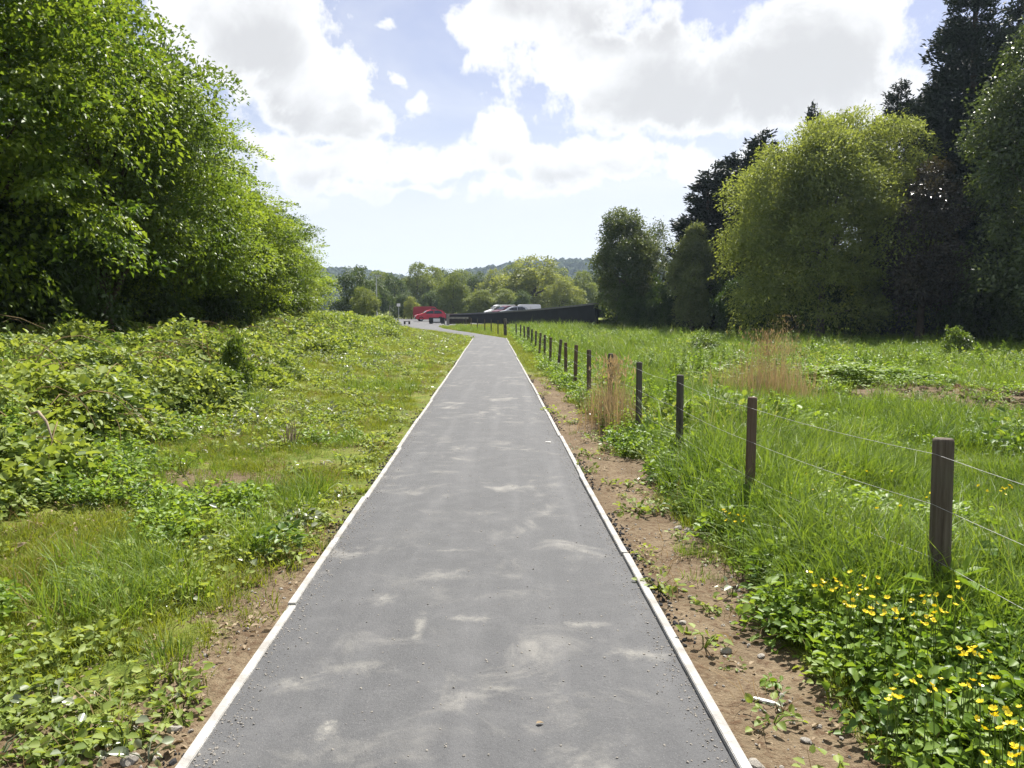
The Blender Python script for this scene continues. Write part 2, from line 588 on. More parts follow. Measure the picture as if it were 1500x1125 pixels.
M['dead_grass'] = leaf_mat('dead_grass_blade', (0.21, 0.145, 0.070), (0.36, 0.265, 0.14), 0.35, 0.7, 0.2, (1, .9, .7))
M['herb'] = leaf_mat('herb_leaf', (0.11, 0.205, 0.024), (0.245, 0.35, 0.055), 0.46, 0.48, 0.3)
M['herb_dark'] = leaf_mat('dark_herb_leaf', (0.065, 0.135, 0.022), (0.14, 0.225, 0.042), 0.4, 0.45, 0.35)
M['grey_leaf'] = leaf_mat('silvery_leaf', (0.150, 0.185, 0.105), (0.27, 0.30, 0.19), 0.25, 0.32, 0.6)
M['litter'] = leaf_mat('dead_leaf', (0.15, 0.105, 0.06), (0.36, 0.29, 0.19), 0.15, 0.7, 0.2, (1, .9, .7))
M['reed'] = leaf_mat('dry_reed', (0.29, 0.215, 0.115), (0.5, 0.4, 0.25), 0.3, 0.6, 0.2, (1, .85, .6))
M['petal'] = leaf_mat('buttercup_petal', (0.80, 0.62, 0.020), (0.86, 0.70, 0.040), 0.25, 0.22, 0.6, (1, .9, .4))
M['stem'] = leaf_mat('green_stem', (0.07, 0.12, 0.02), (0.12, 0.17, 0.03), 0.1, 0.5, 0.3)
M['wood_far'] = simple('far_woodland', (0.026, 0.040, 0.024), 0.95, 0.05, var=0.5, scale=0.15, color2=(0.046, 0.064, 0.034))

# ------------------------------------------------------------------ ground sheet
def spaced(stops):
    out = []
    for a, c, step in stops:
        out += list(np.arange(a, c, step))
    return np.array(out + [stops[-1][1]])


gy = spaced([(-8, 2, 1.0), (2, 16, 0.14), (16, 34, 0.35), (34, 70, 0.9), (70, 130, 2.5), (130, 300, 12), (300, 3000, 150)])
gx = spaced([(-2600, -200, 200), (-200, -40, 10), (-40, -12, 1.2), (-12, -5, 0.35), (-5, 5, 0.13), (5, 14, 0.4), (14, 50, 1.5), (50, 200, 10), (200, 2600, 200)])
GX, GY = np.meshgrid(gx, gy)
GZ = gh(GX, GY)
# under the path the sheet is lowered so that the paving lies on it
uu = lat(GX, GY)
nx, ny = len(gx), len(gy)
k = (np.arange(ny - 1)[:, None] * nx + np.arange(nx - 1)[None, :])
Fq = np.stack([k, k + 1, k + nx + 1, k + nx], -1).reshape(-1, 4)


def soil_mask(x, y):
    u = lat(x, y)
    n = fbm(x * 1.6, y * 1.6, 51)
    right = sm(1.66, 1.34, u - 0.5 * (n - 0.5)) * sm(0.6, 0.8, u) * sm(26, 13, y)
    left = sm(-1.75, -1.35, u + 0.9 * (n - 0.5)) * sm(-0.8, -1.0, u) * (0.35 + 0.65 * sm(7, 2.5, y)) * sm(30, 14, y)
    patch = 0.9 * sm(1.0, 0.5, np.hypot((x + 2.9) / 1.1, (y - 7.1) / 0.8))
    patch2 = 0.78 * sm(1.1, 0.7, np.hypot((x - 9.2) / 3.4, (y - 14.4) / 2.4) + 0.6 * (n - 0.5))
    corner = 0.9 * sm(1.3, 0.6, np.hypot((x + 1.6) / 0.75, (y - 2.5) / 0.45))
    turn = 0.55 * sm(1.0, 0.4, np.hypot((x + 3.2) / 1.6, (y - 25) / 5.0))
    return np.clip(np.maximum.reduce([right, left, patch, patch2, corner, turn]), 0, 1)


ground_me = np_mesh('ground', np.stack([GX, GY, GZ], -1), Fq, M['ground'], {'soil': soil_mask(GX, GY).ravel()}, smooth=True)
link('ground', ground_me, kind='structure')

# ------------------------------------------------------------------ the path and its edging
left_pts = [(SLOPE * y + EDGE_L, y) for y in np.arange(-6, 44.1, 1.0)]
right_pts = [(SLOPE * y + EDGE_R, y) for y in np.arange(-6, 44.1, 1.0)]
turn_l = [(-2.45, 47), (-3.0, 50), (-4.3, 55), (-6.0, 60), (-8.2, 66), (-11.2, 74), (-13.8, 82), (-15.0, 88)]
turn_r = [(-0.42, 46.2), (-0.95, 48.5), (-2.0, 53), (-3.2, 58.5), (-4.6, 64), (-6.4, 72), (-7.6, 80), (-8.0, 88)]


def resample(pts, n):
    P = np.array(pts, float)
    s = np.concatenate([[0], np.cumsum(np.linalg.norm(np.diff(P, axis=0), axis=1))])
    q = np.linspace(0, s[-1], n)
    return np.stack([np.interp(q, s, P[:, 0]), np.interp(q, s, P[:, 1])], -1)


LP = np.concatenate([np.array(left_pts), resample([left_pts[-1]] + turn_l, 40)[1:]])
RP = np.concatenate([np.array(right_pts), resample([right_pts[-1]] + turn_r, 40)[1:]])
cols = 9
rows = []
for a, c in zip(LP, RP):
    t = np.linspace(0, 1, cols)
    x = a[0] + (c[0] - a[0]) * t
    y = a[1] + (c[1] - a[1]) * t
    z = 0.012 + 0.022 * (1 - (2 * t - 1) ** 2) + np.maximum(gh(x, y), 0) * sm(70, 84, y)
    rows.append(np.stack([x, y, z], -1))
PV = np.concatenate(rows)
k = (np.arange(len(LP) - 1)[:, None] * cols + np.arange(cols - 1)[None, :])
PF = np.stack([k, k + 1, k + cols + 1, k + cols], -1).reshape(-1, 4)
path = link('path', np_mesh('path', PV, PF, M['asphalt'], smooth=True), kind='structure')

# edging boards, about 2.4 m each, set a little out of line
def board_mesh(L):
    bm = add_box(bmesh.new(), -0.021, 0.021, 0, L, -0.12, 0.0, bevel=0.003)
    me = bpy.data.meshes.new('edging_board')
    bm.to_mesh(me)
    bm.free()
    me.materials.append(M['edging'])
    return me


bme = board_mesh(2.39)
for side, e in ((-1, EDGE_L), (1, EDGE_R)):
    y = -3.17 if side < 0 else -2.3
    while y < 43.5:
        o = link('edging_board', bme, path)
        j = random.uniform(-0.006, 0.006)
        o.location = (SLOPE * y + e - side * 0.022 + j, y, 0.034 + random.uniform(-0.007, 0.006))
        o.rotation_euler = (R(random.uniform(-0.12, 0.12)), R(random.uniform(-3, 3)), -math.atan(SLOPE) + R(random.uniform(-0.28, 0.28)))
        y += 2.40

# yard where the vehicles stand, and the raised car park behind the dark wall
yv = [(-30, 84), (-4, 84), (-3.2, 104), (-4, 134), (-30, 134)]
bm = bmesh.new()
for yy in np.linspace(82, 134, 27):
    for xx in np.linspace(-24, -6.2 if yy < 88 else -3.0, 14):
        bm.verts.new((xx, yy, float(gh(xx, yy)) + 0.03))
bm.verts.ensure_lookup_table()
for i in range(26):
    for j in range(13):
        a = i * 14 + j
        bm.faces.new([bm.verts[q] for q in (a, a + 1, a + 15, a + 14)])
bm_obj('road', bm, M['yard_asphalt'], smooth=True, kind='structure')


# ------------------------------------------------------------------ plant builders
def leaf_quads(C, A, N, L, Wd, fold=0.25):
    """Rhombic leaves folded along the rib. C base, A axis, N face normal."""
    A = unit(A)
    B = unit(np.cross(N, A))
    N = np.cross(A, B)
    L = np.asarray(L)[:, None]
    Wd = np.asarray(Wd)[:, None]
    mid = C + A * L * 0.45
    v0 = C
    v1 = mid + B * Wd * 0.5 + N * Wd * fold
    v2 = C + A * L - N * L * 0.12
    v3 = mid - B * Wd * 0.5 + N * Wd * fold
    V = np.stack([v0, v1, v2, v3], 1).reshape(-1, 3)
    n = len(C)
    base = np.arange(n)[:, None] * 4
    F = np.concatenate([base + np.array([[0, 1, 2]]), base + np.array([[0, 2, 3]])])
    return V, F


def round_leaves(C, A, N, L, Wd, fold=0.18):
    """Broader leaves of four triangles a half."""
    A = unit(A)
    B = unit(np.cross(N, A))
    N = np.cross(A, B)
    L = np.asarray(L)[:, None]
    Wd = np.asarray(Wd)[:, None]
    pts = [C, C + A * L * .28 + B * Wd * .46 + N * Wd * fold, C + A * L * .68 + B * Wd * .38 + N * Wd * fold * .6, C + A * L - N * L * .14,
           C + A * L * .68 - B * Wd * .38 + N * Wd * fold * .6, C + A * L * .28 - B * Wd * .46 + N * Wd * fold]
    V = np.stack(pts, 1).reshape(-1, 3)
    base = np.arange(len(C))[:, None] * 6
    F = np.concatenate([base + np.array([[0, 1, 2, 3]]), base + np.array([[0, 3, 4, 5]])])
    return V, F


def crown_mesh(name, lobes, n_spray, per, spray_r, leaf, mat, g, flat=0.18, up=0.75, shell=(0.72, 1.02), low=-0.7, aspect=0.55, droop=0.15):
    """Crown of leaf sprays spread through the outer part of a set of lobes (cx,cy,cz,rx,ry,rz)."""
    lobes = np.asarray(lobes, float)
    area = (lobes[:, 3] * lobes[:, 4] * lobes[:, 5]) ** (2 / 3)
    li = g.choice(len(lobes), n_spray, p=area / area.sum())
    d = unit(g.normal(size=(n_spray, 3)))
    d[:, 2] = np.where(d[:, 2] < low, -d[:, 2], d[:, 2])
    rf = g.uniform(shell[0], shell[1], n_spray) ** 1.0
    rf *= 1 + 0.13 * (g.random(n_spray) < 0.12)
    ph = g.uniform(0, 6.28, 3)
    rf *= 1 + 0.16 * np.sin(5.3 * d[:, 0] + ph[0] + li) * np.sin(5.1 * d[:, 1] + ph[1] + 2 * li) + 0.08 * np.sin(9 * d[:, 2] + ph[2] + li)
    lb = lobes[li]
    P = lb[:, :3] + d * lb[:, 3:] * rf[:, None]
    outn = unit(d / lb[:, 3:])
    sn = unit(outn * (1 - up) + np.array([0, 0, 1.0]) * up + g.normal(size=(n_spray, 3)) * 0.18)
    # a spray is a flattish fan reaching outwards from its twig
    a1 = unit(np.cross(sn, g.normal(size=(n_spray, 3))))
    a2 = np.cross(sn, a1)
    sr = spray_r * g.uniform(0.55, 1.3, n_spray)
    th = g.uniform(0, 2 * math.pi, (n_spray, per))
    rr = np.sqrt(g.random((n_spray, per)))
    ox = rr * np.cos(th)
    oy = rr * np.sin(th)
    oz = g.normal(size=(n_spray, per)) * flat - droop * rr ** 2
    C = P[:, None, :] + sr[:, None, None] * (ox[..., None] * a1[:, None] + oy[..., None] * a2[:, None] + oz[..., None] * sn[:, None])
    A = ox[..., None] * a1[:, None] + oy[..., None] * a2[:, None] + outn[:, None] * 0.5 + g.normal(size=(n_spray, per, 3)) * 0.45
    N = sn[:, None] + g.normal(size=(n_spray, per, 3)) * 0.42
    C, A, N = C.reshape(-1, 3), A.reshape(-1, 3), N.reshape(-1, 3)
    L = leaf * g.uniform(0.6, 1.3, len(C))
    V, F = leaf_quads(C, A, N, L, L * aspect * g.uniform(0.8, 1.2, len(C)))
    tint = np.clip(np.repeat(g.random(n_spray), per) * 0.7 + g.random(n_spray * per) * 0.3, 0, 1)
    return np_mesh(name, V, F, mat, {'tint': np.repeat(tint, 4)})


def trunk_mesh(name, h, r, lobes, g, mat, sides=8, lean=(0, 0), limbs=True):
    n = 7
    z = np.linspace(-0.25, h, n)
    wob = np.cumsum(g.normal(size=(n, 2)) * 0.03 * h / 6, 0)
    pts = np.stack([wob[:, 0] + lean[0] * z / h, wob[:, 1] + lean[1] * z / h, z], -1)
    rad = r * np.linspace(1.0, 0.22, n)
    rad[0] *= 1.5
    parts = [tube_arrays(pts, rad, sides)]
    if limbs:
        for lb in lobes:
            s = g.uniform(0.25, 0.7)
            i = s * (n - 1)
            p0 = pts[int(i)]
            p2 = np.array(lb[:3]) + unit(g.normal(size=3)) * np.array(lb[3:]) * 0.4
            p1 = p0 + (p2 - p0) * 0.5 + np.array([0, 0, 0.12 * h * g.uniform(-0.2, 1)])
            tt = np.linspace(0, 1, 6)[:, None]
            q = (1 - tt) ** 2 * p0 + 2 * tt * (1 - tt) * p1 + tt ** 2 * p2
            parts.append(tube_arrays(q, r * 0.45 * np.linspace(1, 0.12, 6), 5))
    V, F = join_arrays(parts)
    return np_mesh(name, V, F, mat, smooth=True)


def round_lobes(h, rx, g, n=9, base=0.25, top_bias=1.0, depth=None):
    """Lobes of a broad crown of height h and radius rx, resting above base*h."""
    depth = depth or rx
    out = []
    zc0, zc1 = h * base, h
    zm = (zc0 + zc1) / 2
    rz = (zc1 - zc0) / 2
    out.append((0, 0, zm, rx * 0.70, depth * 0.70, rz * 0.86))
    for i in range(n):
        a = 2 * math.pi * (i + g.uniform(-0.3, 0.3)) / n * 1.0 + (i % 3) * 0.7
        e = g.uniform(-0.75, 0.85)
        k = math.sqrt(max(0.05, 1 - e * e))
        out.append((rx * 0.62 * k * math.cos(a), depth * 0.62 * k * math.sin(a), zm + rz * 0.66 * e, rx * g.uniform(0.30, 0.46), depth * g.uniform(0.30, 0.46), rz * g.uniform(0.22, 0.34)))
    out.append((rx * g.uniform(-.2, .2), depth * g.uniform(-.2, .2), h * 0.9, rx * 0.42, depth * 0.42, rz * 0.22))
    return out


TREES = {}


def tree_type(key, h, rx, leafmat, n_spray, per, spray_r, leaf, seed, bark='bark', base=0.2, trunk_r=None, depth=None, lobes=None, n=9, **kw):
    g = np.random.default_rng(seed)
    lobes = lobes or round_lobes(h, rx, g, n, base, depth=depth)
    cm = crown_mesh('crown', lobes, n_spray, per, spray_r, leaf, M[leafmat], g, **kw)
    tm = trunk_mesh('trunk', h * 0.8, trunk_r or h * 0.022, lobes, g, M[bark])
    TREES[key] = (cm, tm, h, rx)


def plant_tree(key, x, y, label, category='tree', name='tree', h=None, wx=None, rz=None, group=None, z=None, trunk=True):
    cm, tm, h0, r0 = TREES[key]
    o = thing(name, label, category, (x, y, float(gh(x, y)) - 0.03 if z is None else z), random.uniform(0, 6.28) if rz is None else rz, group)
    sz = (h or h0) / h0
    sx = (wx / r0) if wx else sz
    o.scale = (sx, sx, sz)
    if trunk:
        link('trunk', tm, o)
    link('crown', cm, o)
    return o


# the four kinds in the hedgerow on the left
for i, sd in enumerate((101, 102, 103)):
    tree_type('hedge%d' % i, 8.0, 3.2, ('beech', 'maple', 'hedgegreen')[i], 330, 175, 0.92, 0.105, sd, base=0.02, n=24, low=-0.9, up=0.80, flat=0.07, aspect=0.66, droop=0.28, shell=(0.60, 1.06))
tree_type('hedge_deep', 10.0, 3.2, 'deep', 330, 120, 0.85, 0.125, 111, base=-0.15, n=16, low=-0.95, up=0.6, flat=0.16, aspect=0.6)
tree_type('hedge_low', 4.6, 2.2, 'maple', 230, 120, 0.55, 0.10, 121, base=-0.15, n=13, low=-0.95, up=0.65, flat=0.14, aspect=0.62)

LEFT = [('hedge1', -11.6, 9.2, 10.6, 3.4, 'leafy hedgerow tree at the left picture edge, cut off by the frame'),
        ('hedge0', -9.9, 14.0, 10.2, 3.3, 'tall spreading hedgerow tree whose top leaves the frame on the left'),
        ('hedge2', -9.5, 18.2, 9.9, 2.8, 'hedgerow tree whose feathery shoulder meets the sky at the top left'),
        ('hedge1', -9.4, 22.0, 7.7, 2.6, 'bright green hedgerow tree in the middle of the left row'),
        ('hedge0', -9.5, 25.6, 6.7, 2.4, 'rounded hedgerow tree next to the middle of the left row on its far side'),
        ('hedge2', -9.6, 29.2, 6.2, 2.3, 'shorter hedgerow tree third from the far end of the left row'),
        ('hedge0', -9.9, 32.8, 5.4, 2.1, 'small hedgerow tree next to last in the left row'),
        ('hedge_low', -10.2, 36.4, 4.5, 1.9, 'low yellow-green bushy tree that ends the left row')]
for key, x, y, h, w, lb in LEFT:
    z = float(gh(x, y))
    plant_tree(key, x, y, lb, name='hedgerow_tree', h=h - z, wx=w, group='trees of the left hedgerow')
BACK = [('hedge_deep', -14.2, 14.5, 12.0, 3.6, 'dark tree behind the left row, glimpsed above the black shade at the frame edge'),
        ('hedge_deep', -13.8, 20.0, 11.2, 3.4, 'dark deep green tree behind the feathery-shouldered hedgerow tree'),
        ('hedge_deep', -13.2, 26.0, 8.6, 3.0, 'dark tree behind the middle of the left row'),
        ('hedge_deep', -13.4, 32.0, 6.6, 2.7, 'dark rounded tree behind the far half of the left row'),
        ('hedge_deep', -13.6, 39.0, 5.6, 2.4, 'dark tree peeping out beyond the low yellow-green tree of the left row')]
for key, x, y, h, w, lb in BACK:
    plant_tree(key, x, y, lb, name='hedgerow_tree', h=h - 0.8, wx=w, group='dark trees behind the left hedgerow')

# right-hand trees
WILLOW = [(0, 0, 6, 4.4, 4.2, 5.6), (-4.2, -1, 4.4, 2.3, 2.6, 3.2), (-4.7, -1, 7.4, 2.0, 2.4, 2.7), (-3.0, -1, 9.4, 2.1, 2.4, 2.2), (-0.6, -1, 11.2, 2.0, 2.2, 1.9), (1.2, 0, 11.7, 2.6, 2.6, 2.2), (4.0, 0, 11.0, 2.4, 2.6, 2.6),
          (5.0, -.5, 7, 2.2, 2.4, 3.3), (0, -3, 8.8, 2.4, 2, 2.4), (-1.8, -3.4, 5.2, 2.2, 2, 2.4), (2.2, -3.3, 5.6, 2.4, 2, 2.6), (0, -3.2, 2.6, 2.8, 2, 2.2), (0, 3, 8, 3, 2, 4), (-2.2, 1.5, 7, 3, 3, 4), (2.6, 1.5, 8.6, 3, 3, 4), (-.8, -2.4, 9.6, 2.6, 2.2, 2.4), (-3.8, 0, 2.0, 1.6, 1.6, 1.7), (4.6, -1, 3, 2.2, 2, 2.6)]
tree_type('willow', 13.9, 5.7, 'willow', 1750, 75, 0.95, 0.19, 201, bark='bark_grey', lobes=WILLOW, up=0.5, flat=0.2, aspect=0.45, shell=(0.66, 1.02), trunk_r=0.28)
tree_type('poplar', 15.6, 4.6, 'poplar', 1000, 75, 0.75, 0.18, 202, bark='bark_grey', base=-0.12, n=18, up=0.3, flat=0.35, aspect=0.6, trunk_r=0.26)
tree_type('copper', 11.6, 2.6, 'copper', 400, 70, 0.65, 0.20, 203, base=0.05, n=12, up=0.4, flat=0.3)
tree_type('sallow', 9.6, 3.0, 'sallow', 470, 70, 0.62, 0.20, 204, bark='bark_grey', base=0.02, n=15, up=0.4, flat=0.3, aspect=0.5)
tree_type('thin', 9.6, 2.0, 'sallow', 110, 55, 0.55, 0.16, 205, bark='bark_grey', base=0.3, n=9, up=0.4, flat=0.3, aspect=0.5)
tree_type('pale', 7.7, 1.8, 'pale_sallow', 380, 70, 0.5, 0.17, 207, bark='bark_grey', base=-0.1, n=13, up=0.4, flat=0.3, aspect=0.5)
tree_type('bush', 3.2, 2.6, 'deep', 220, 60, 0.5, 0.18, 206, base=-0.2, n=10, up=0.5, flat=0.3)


def conifer_type(key, h, r, seed, n_spray=420, per=60):
    g = np.random.default_rng(seed)
    zz = 1 - np.sqrt(g.random(n_spray)) * 0.97
    zz = np.clip(zz, 0.02, 0.995)
    ang = g.uniform(0, 2 * math.pi, n_spray)
    prof = np.minimum(1.0, (1 - zz) * 2.6) ** 0.8 * (0.82 + 0.18 * np.sin(zz * 37 + ang * 2)) * g.uniform(0.62, 1.08, n_spray)
    P = np.stack([r * prof * np.cos(ang), r * prof * np.sin(ang), zz * h], -1)
    o_ = np.stack([np.cos(ang), np.sin(ang), np.full(n_spray, 0.55)], -1)
    o_ = unit(o_)
    t = g.random((n_spray, per))
    side = unit(np.cross(o_, np.array([0, 0, 1.0])))
    L = g.uniform(0.8, 1.5, n_spray) * 0.075 * h ** 0.8
    C = P[:, None] + (o_[:, None] * (t[..., None] - 0.6) + side[:, None] * (g.normal(size=(n_spray, per)) * 0.34 * (1.1 - t))[..., None]) * L[:, None, None]
    C = C + g.normal(size=C.shape) * 0.12
    C[..., 2] -= 0.0
    A = o_[:, None] + g.normal(size=(n_spray, per, 3)) * 0.5
    N = np.array([0, 0, 1.0]) + g.normal(size=(n_spray, per, 3)) * 0.7
    C, A, N = C.reshape(-1, 3), A.reshape(-1, 3), N.reshape(-1, 3)
    LL = 0.30 * g.uniform(0.6, 1.3, len(C))
    V, F = leaf_quads(C, A, N, LL, LL * 0.42)
    tint = np.clip(np.repeat(g.random(n_spray), per) * 0.7 + g.random(len(C)) * 0.3, 0, 1)
    cm = np_mesh('crown', V, F, M['conifer'], {'tint': np.repeat(tint, 4)})
    tm = trunk_mesh('trunk', h * 0.95, h * 0.018, [], g, M['bark'], limbs=False)
    TREES[key] = (cm, tm, h, r)


conifer_type('cypress', 23.0, 3.3, 301, 1700, 60)
conifer_type('cypress_b', 14.0, 2.4, 302, 1000, 55)

plant_tree('willow', 18.3, 46.0, 'big rounded pale green willow right of the meadow with dry reeds at its foot', name='willow_tree', h=13.5, wx=5.3, rz=0.0)
plant_tree('copper', 22.2, 42.0, 'dark copper-tinged tree wedged between the pale willow and the tall black cypress', name='copper_tree', h=9.6, wx=2.3, rz=1.2)
plant_tree('cypress', 27.3, 47.5, 'tallest black-green cypress reaching out of the frame at the top right', name='cypress_tree', rz=0.3)
plant_tree('cypress', 24.6, 50.5, 'shorter black cypress filling the gap behind the copper-tinged tree', name='cypress_tree', h=16.5, rz=1.4)
plant_tree('cypress', 29.6, 52.0, 'black cypress standing directly behind the tallest one', name='cypress_tree', h=20.5, rz=4.0)
plant_tree('cypress', 31.2, 49.0, 'tall black-green cypress half hidden behind the glinting tree on the right edge', name='cypress_tree', h=21.5, rz=2.0)
plant_tree('poplar', 25.2, 35.5, 'grey-green tree with glinting leaves cut by the right picture edge', name='poplar_tree', rz=0.9)
plant_tree('cypress_b', 19.0, 60.0, 'dark cypress just left of the willow, taller of the pair', name='cypress_tree', h=15.4, wx=3.4, group='dark cypresses left of the willow')
plant_tree('cypress_b', 15.2, 59.0, 'dark cypress left of the willow, shorter and outer one of the pair', name='cypress_tree', h=12.8, wx=3.0, group='dark cypresses left of the willow')
plant_tree('cypress_b', 17.6, 61.5, 'dark cypress filling the gap behind the pair left of the willow', name='cypress_tree', h=14.0, wx=3.2, group='dark cypresses left of the willow')
plant_tree('cypress_b', 24.0, 63.0, 'thin dark conifer tip poking up above the willow', name='cypress_tree', h=18.2, wx=1.5)
plant_tree('sallow', 9.1, 62.0, 'grey-green tree with a ragged top standing at the right end of the dark wall', name='sallow_tree', rz=1.0)
plant_tree('thin', 12.4, 67.0, 'sparse see-through tree between the ragged grey-green tree and the dark cypresses', name='sallow_tree', h=9.4)
plant_tree('pale', 13.0, 56.0, 'smaller pale tree in front of the dark cypresses', name='sallow_tree', h=7.7, wx=1.75, rz=2.2)
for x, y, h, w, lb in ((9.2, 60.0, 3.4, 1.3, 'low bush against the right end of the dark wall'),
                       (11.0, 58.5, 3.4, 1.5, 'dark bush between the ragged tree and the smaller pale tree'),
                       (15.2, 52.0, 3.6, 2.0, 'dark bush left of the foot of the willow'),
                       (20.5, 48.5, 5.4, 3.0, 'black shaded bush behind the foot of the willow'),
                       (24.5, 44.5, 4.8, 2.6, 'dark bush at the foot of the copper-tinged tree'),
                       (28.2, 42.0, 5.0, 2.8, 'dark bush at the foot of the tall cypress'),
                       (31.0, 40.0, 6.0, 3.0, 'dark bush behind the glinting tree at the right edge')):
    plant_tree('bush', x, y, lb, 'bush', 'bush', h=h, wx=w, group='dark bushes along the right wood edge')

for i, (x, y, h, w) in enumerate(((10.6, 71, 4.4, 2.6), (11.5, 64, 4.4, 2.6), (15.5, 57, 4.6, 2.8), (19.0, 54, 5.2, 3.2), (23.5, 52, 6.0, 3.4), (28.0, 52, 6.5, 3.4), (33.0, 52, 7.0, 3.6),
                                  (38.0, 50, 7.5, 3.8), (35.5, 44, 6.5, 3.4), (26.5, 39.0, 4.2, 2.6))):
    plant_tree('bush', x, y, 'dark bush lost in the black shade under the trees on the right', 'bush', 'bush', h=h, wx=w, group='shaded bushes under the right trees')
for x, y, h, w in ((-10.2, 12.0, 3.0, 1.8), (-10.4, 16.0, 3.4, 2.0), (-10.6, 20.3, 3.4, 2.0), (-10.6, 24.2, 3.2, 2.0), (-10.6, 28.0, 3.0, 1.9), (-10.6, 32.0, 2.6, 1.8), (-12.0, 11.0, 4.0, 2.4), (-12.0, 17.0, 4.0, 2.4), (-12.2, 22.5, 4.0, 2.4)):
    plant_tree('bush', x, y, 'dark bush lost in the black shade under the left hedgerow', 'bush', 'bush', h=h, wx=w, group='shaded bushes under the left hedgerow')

# trees in the valley beyond the car park
tree_type('mid_a', 10, 4.5, 'midgreen', 260, 45, 0.85, 0.34, 401, base=-0.2, n=12, up=0.4, flat=0.3)
tree_type('mid_b', 10, 4.5, 'midlight', 260, 45, 0.85, 0.34, 402, base=-0.2, n=12, up=0.4, flat=0.3)
tree_type('mid_c', 10, 4.5, 'middark', 260, 45, 0.85, 0.34, 403, base=-0.2, n=12, up=0.4, flat=0.3)
MID = [('mid_c', 517, 395, 62, 92, 'dark green tree just past the end of the left hedgerow'),
       ('mid_c', 548, 412, 44, 120, 'dark small tree behind the grey lamp post'),
       ('mid_a', 535, 425, 40, 84, 'low green bush beyond the crest of the bramble bank'),
       ('mid_c', 578, 405, 44, 150, 'dark tree left of and above the red van'),
       ('mid_c', 592, 430, 36, 128, 'dark teal bush left of the red van'),
       ('mid_a', 612, 392, 52, 172, 'olive tree tallest above the red van'),
       ('mid_a', 638, 396, 44, 178, 'olive tree just right of the tallest one above the red van'),
       ('mid_b', 603, 436, 22, 122, 'small light green bush touching the left end of the red van'),
       ('mid_c', 632, 428, 36, 140, 'dark shrub right behind the red van'),
       ('mid_a', 664, 405, 46, 138, 'rounded soft green tree right of the red vehicles'),
       ('mid_c', 699, 402, 42, 180, 'dark green tree centred under the lowest dip of the hill'),
       ('mid_b', 722, 398, 44, 175, 'pale green tree behind the first white van'),
       ('mid_a', 702, 428, 46, 135, 'low olive scrub left of the first white van'),
       ('mid_b', 783, 381, 100, 150, 'largest broad pale tree behind the white vans'),
       ('mid_a', 750, 392, 50, 185, 'green tree peeking out left of the largest pale tree'),
       ('mid_a', 742, 426, 44, 138, 'low scrub above the dark red car'),
       ('mid_c', 768, 428, 30, 132, 'dark shrub above the second white van'),
       ('mid_b', 826, 408, 54, 140, 'pale bushy tree right of the largest pale tree'),
       ('mid_a', 852, 402, 50, 165, 'dull olive tree beside the ragged grey-green tree'),
       ('mid_a', 560, 402, 50, 205, 'far green tree left of the valley gap'),
       ('mid_a', 680, 400, 46, 215, 'far green tree behind the rounded soft green one'),
       ('mid_c', 655, 398, 50, 220, 'far dark tree right of the olive pair'),
       ('mid_a', 810, 398, 60, 210, 'far green tree over the right shoulder of the largest pale tree'),
       ('mid_c', 880, 400, 70, 190, 'dark green tree seen through the ragged grey-green tree'),
       ('mid_a', 935, 405, 70, 170, 'green tree filling the gap under the sparse see-through tree')]
for key, px, py, wpx, d, lb in MID:
    q = D(px, d)
    top = EYE + (HOR - py) * d / F_PX
    z = float(gh(q.x, d))
    plant_tree(key, q.x, d, lb, name='valley_tree', h=(top - z) * 1.02, wx=wpx * 0.5 * d / F_PX * 1.25, group='trees in the valley')

# ------------------------------------------------------------------ wooded hills
hx = np.linspace(-900, 1300, 111)
hy = np.linspace(560, 1500, 48)
HX, HY = np.meshgrid(hx, hy)


def ridge(px):
    return np.interp(px, [-400, 300, 480, 545, 610, 650, 700, 765, 830, 900, 1000, 1300, 2000], [386, 386, 393, 394, 406, 404, 394, 382, 379, 382, 386, 380, 380])


def hill_z(x, y):
    px = 750 + x * F_PX / 1050.0
    crest = EYE + (HOR - ridge(px)) * 1050.0 / F_PX - 14
    return crest * sm(560, 1020, y) + 2.0 + 4 * (fbm(x * 0.01, y * 0.01, 71) - 0.5)


HZ = hill_z(HX, HY)
k = (np.arange(47)[:, None] * 111 + np.arange(110)[None, :])
HF = np.stack([k, k + 1, k + 112, k + 111], -1).reshape(-1, 4)
link('hills', np_mesh('hills', np.stack([HX, HY, HZ], -1), HF, M['wood_far'], smooth=True), kind='structure')


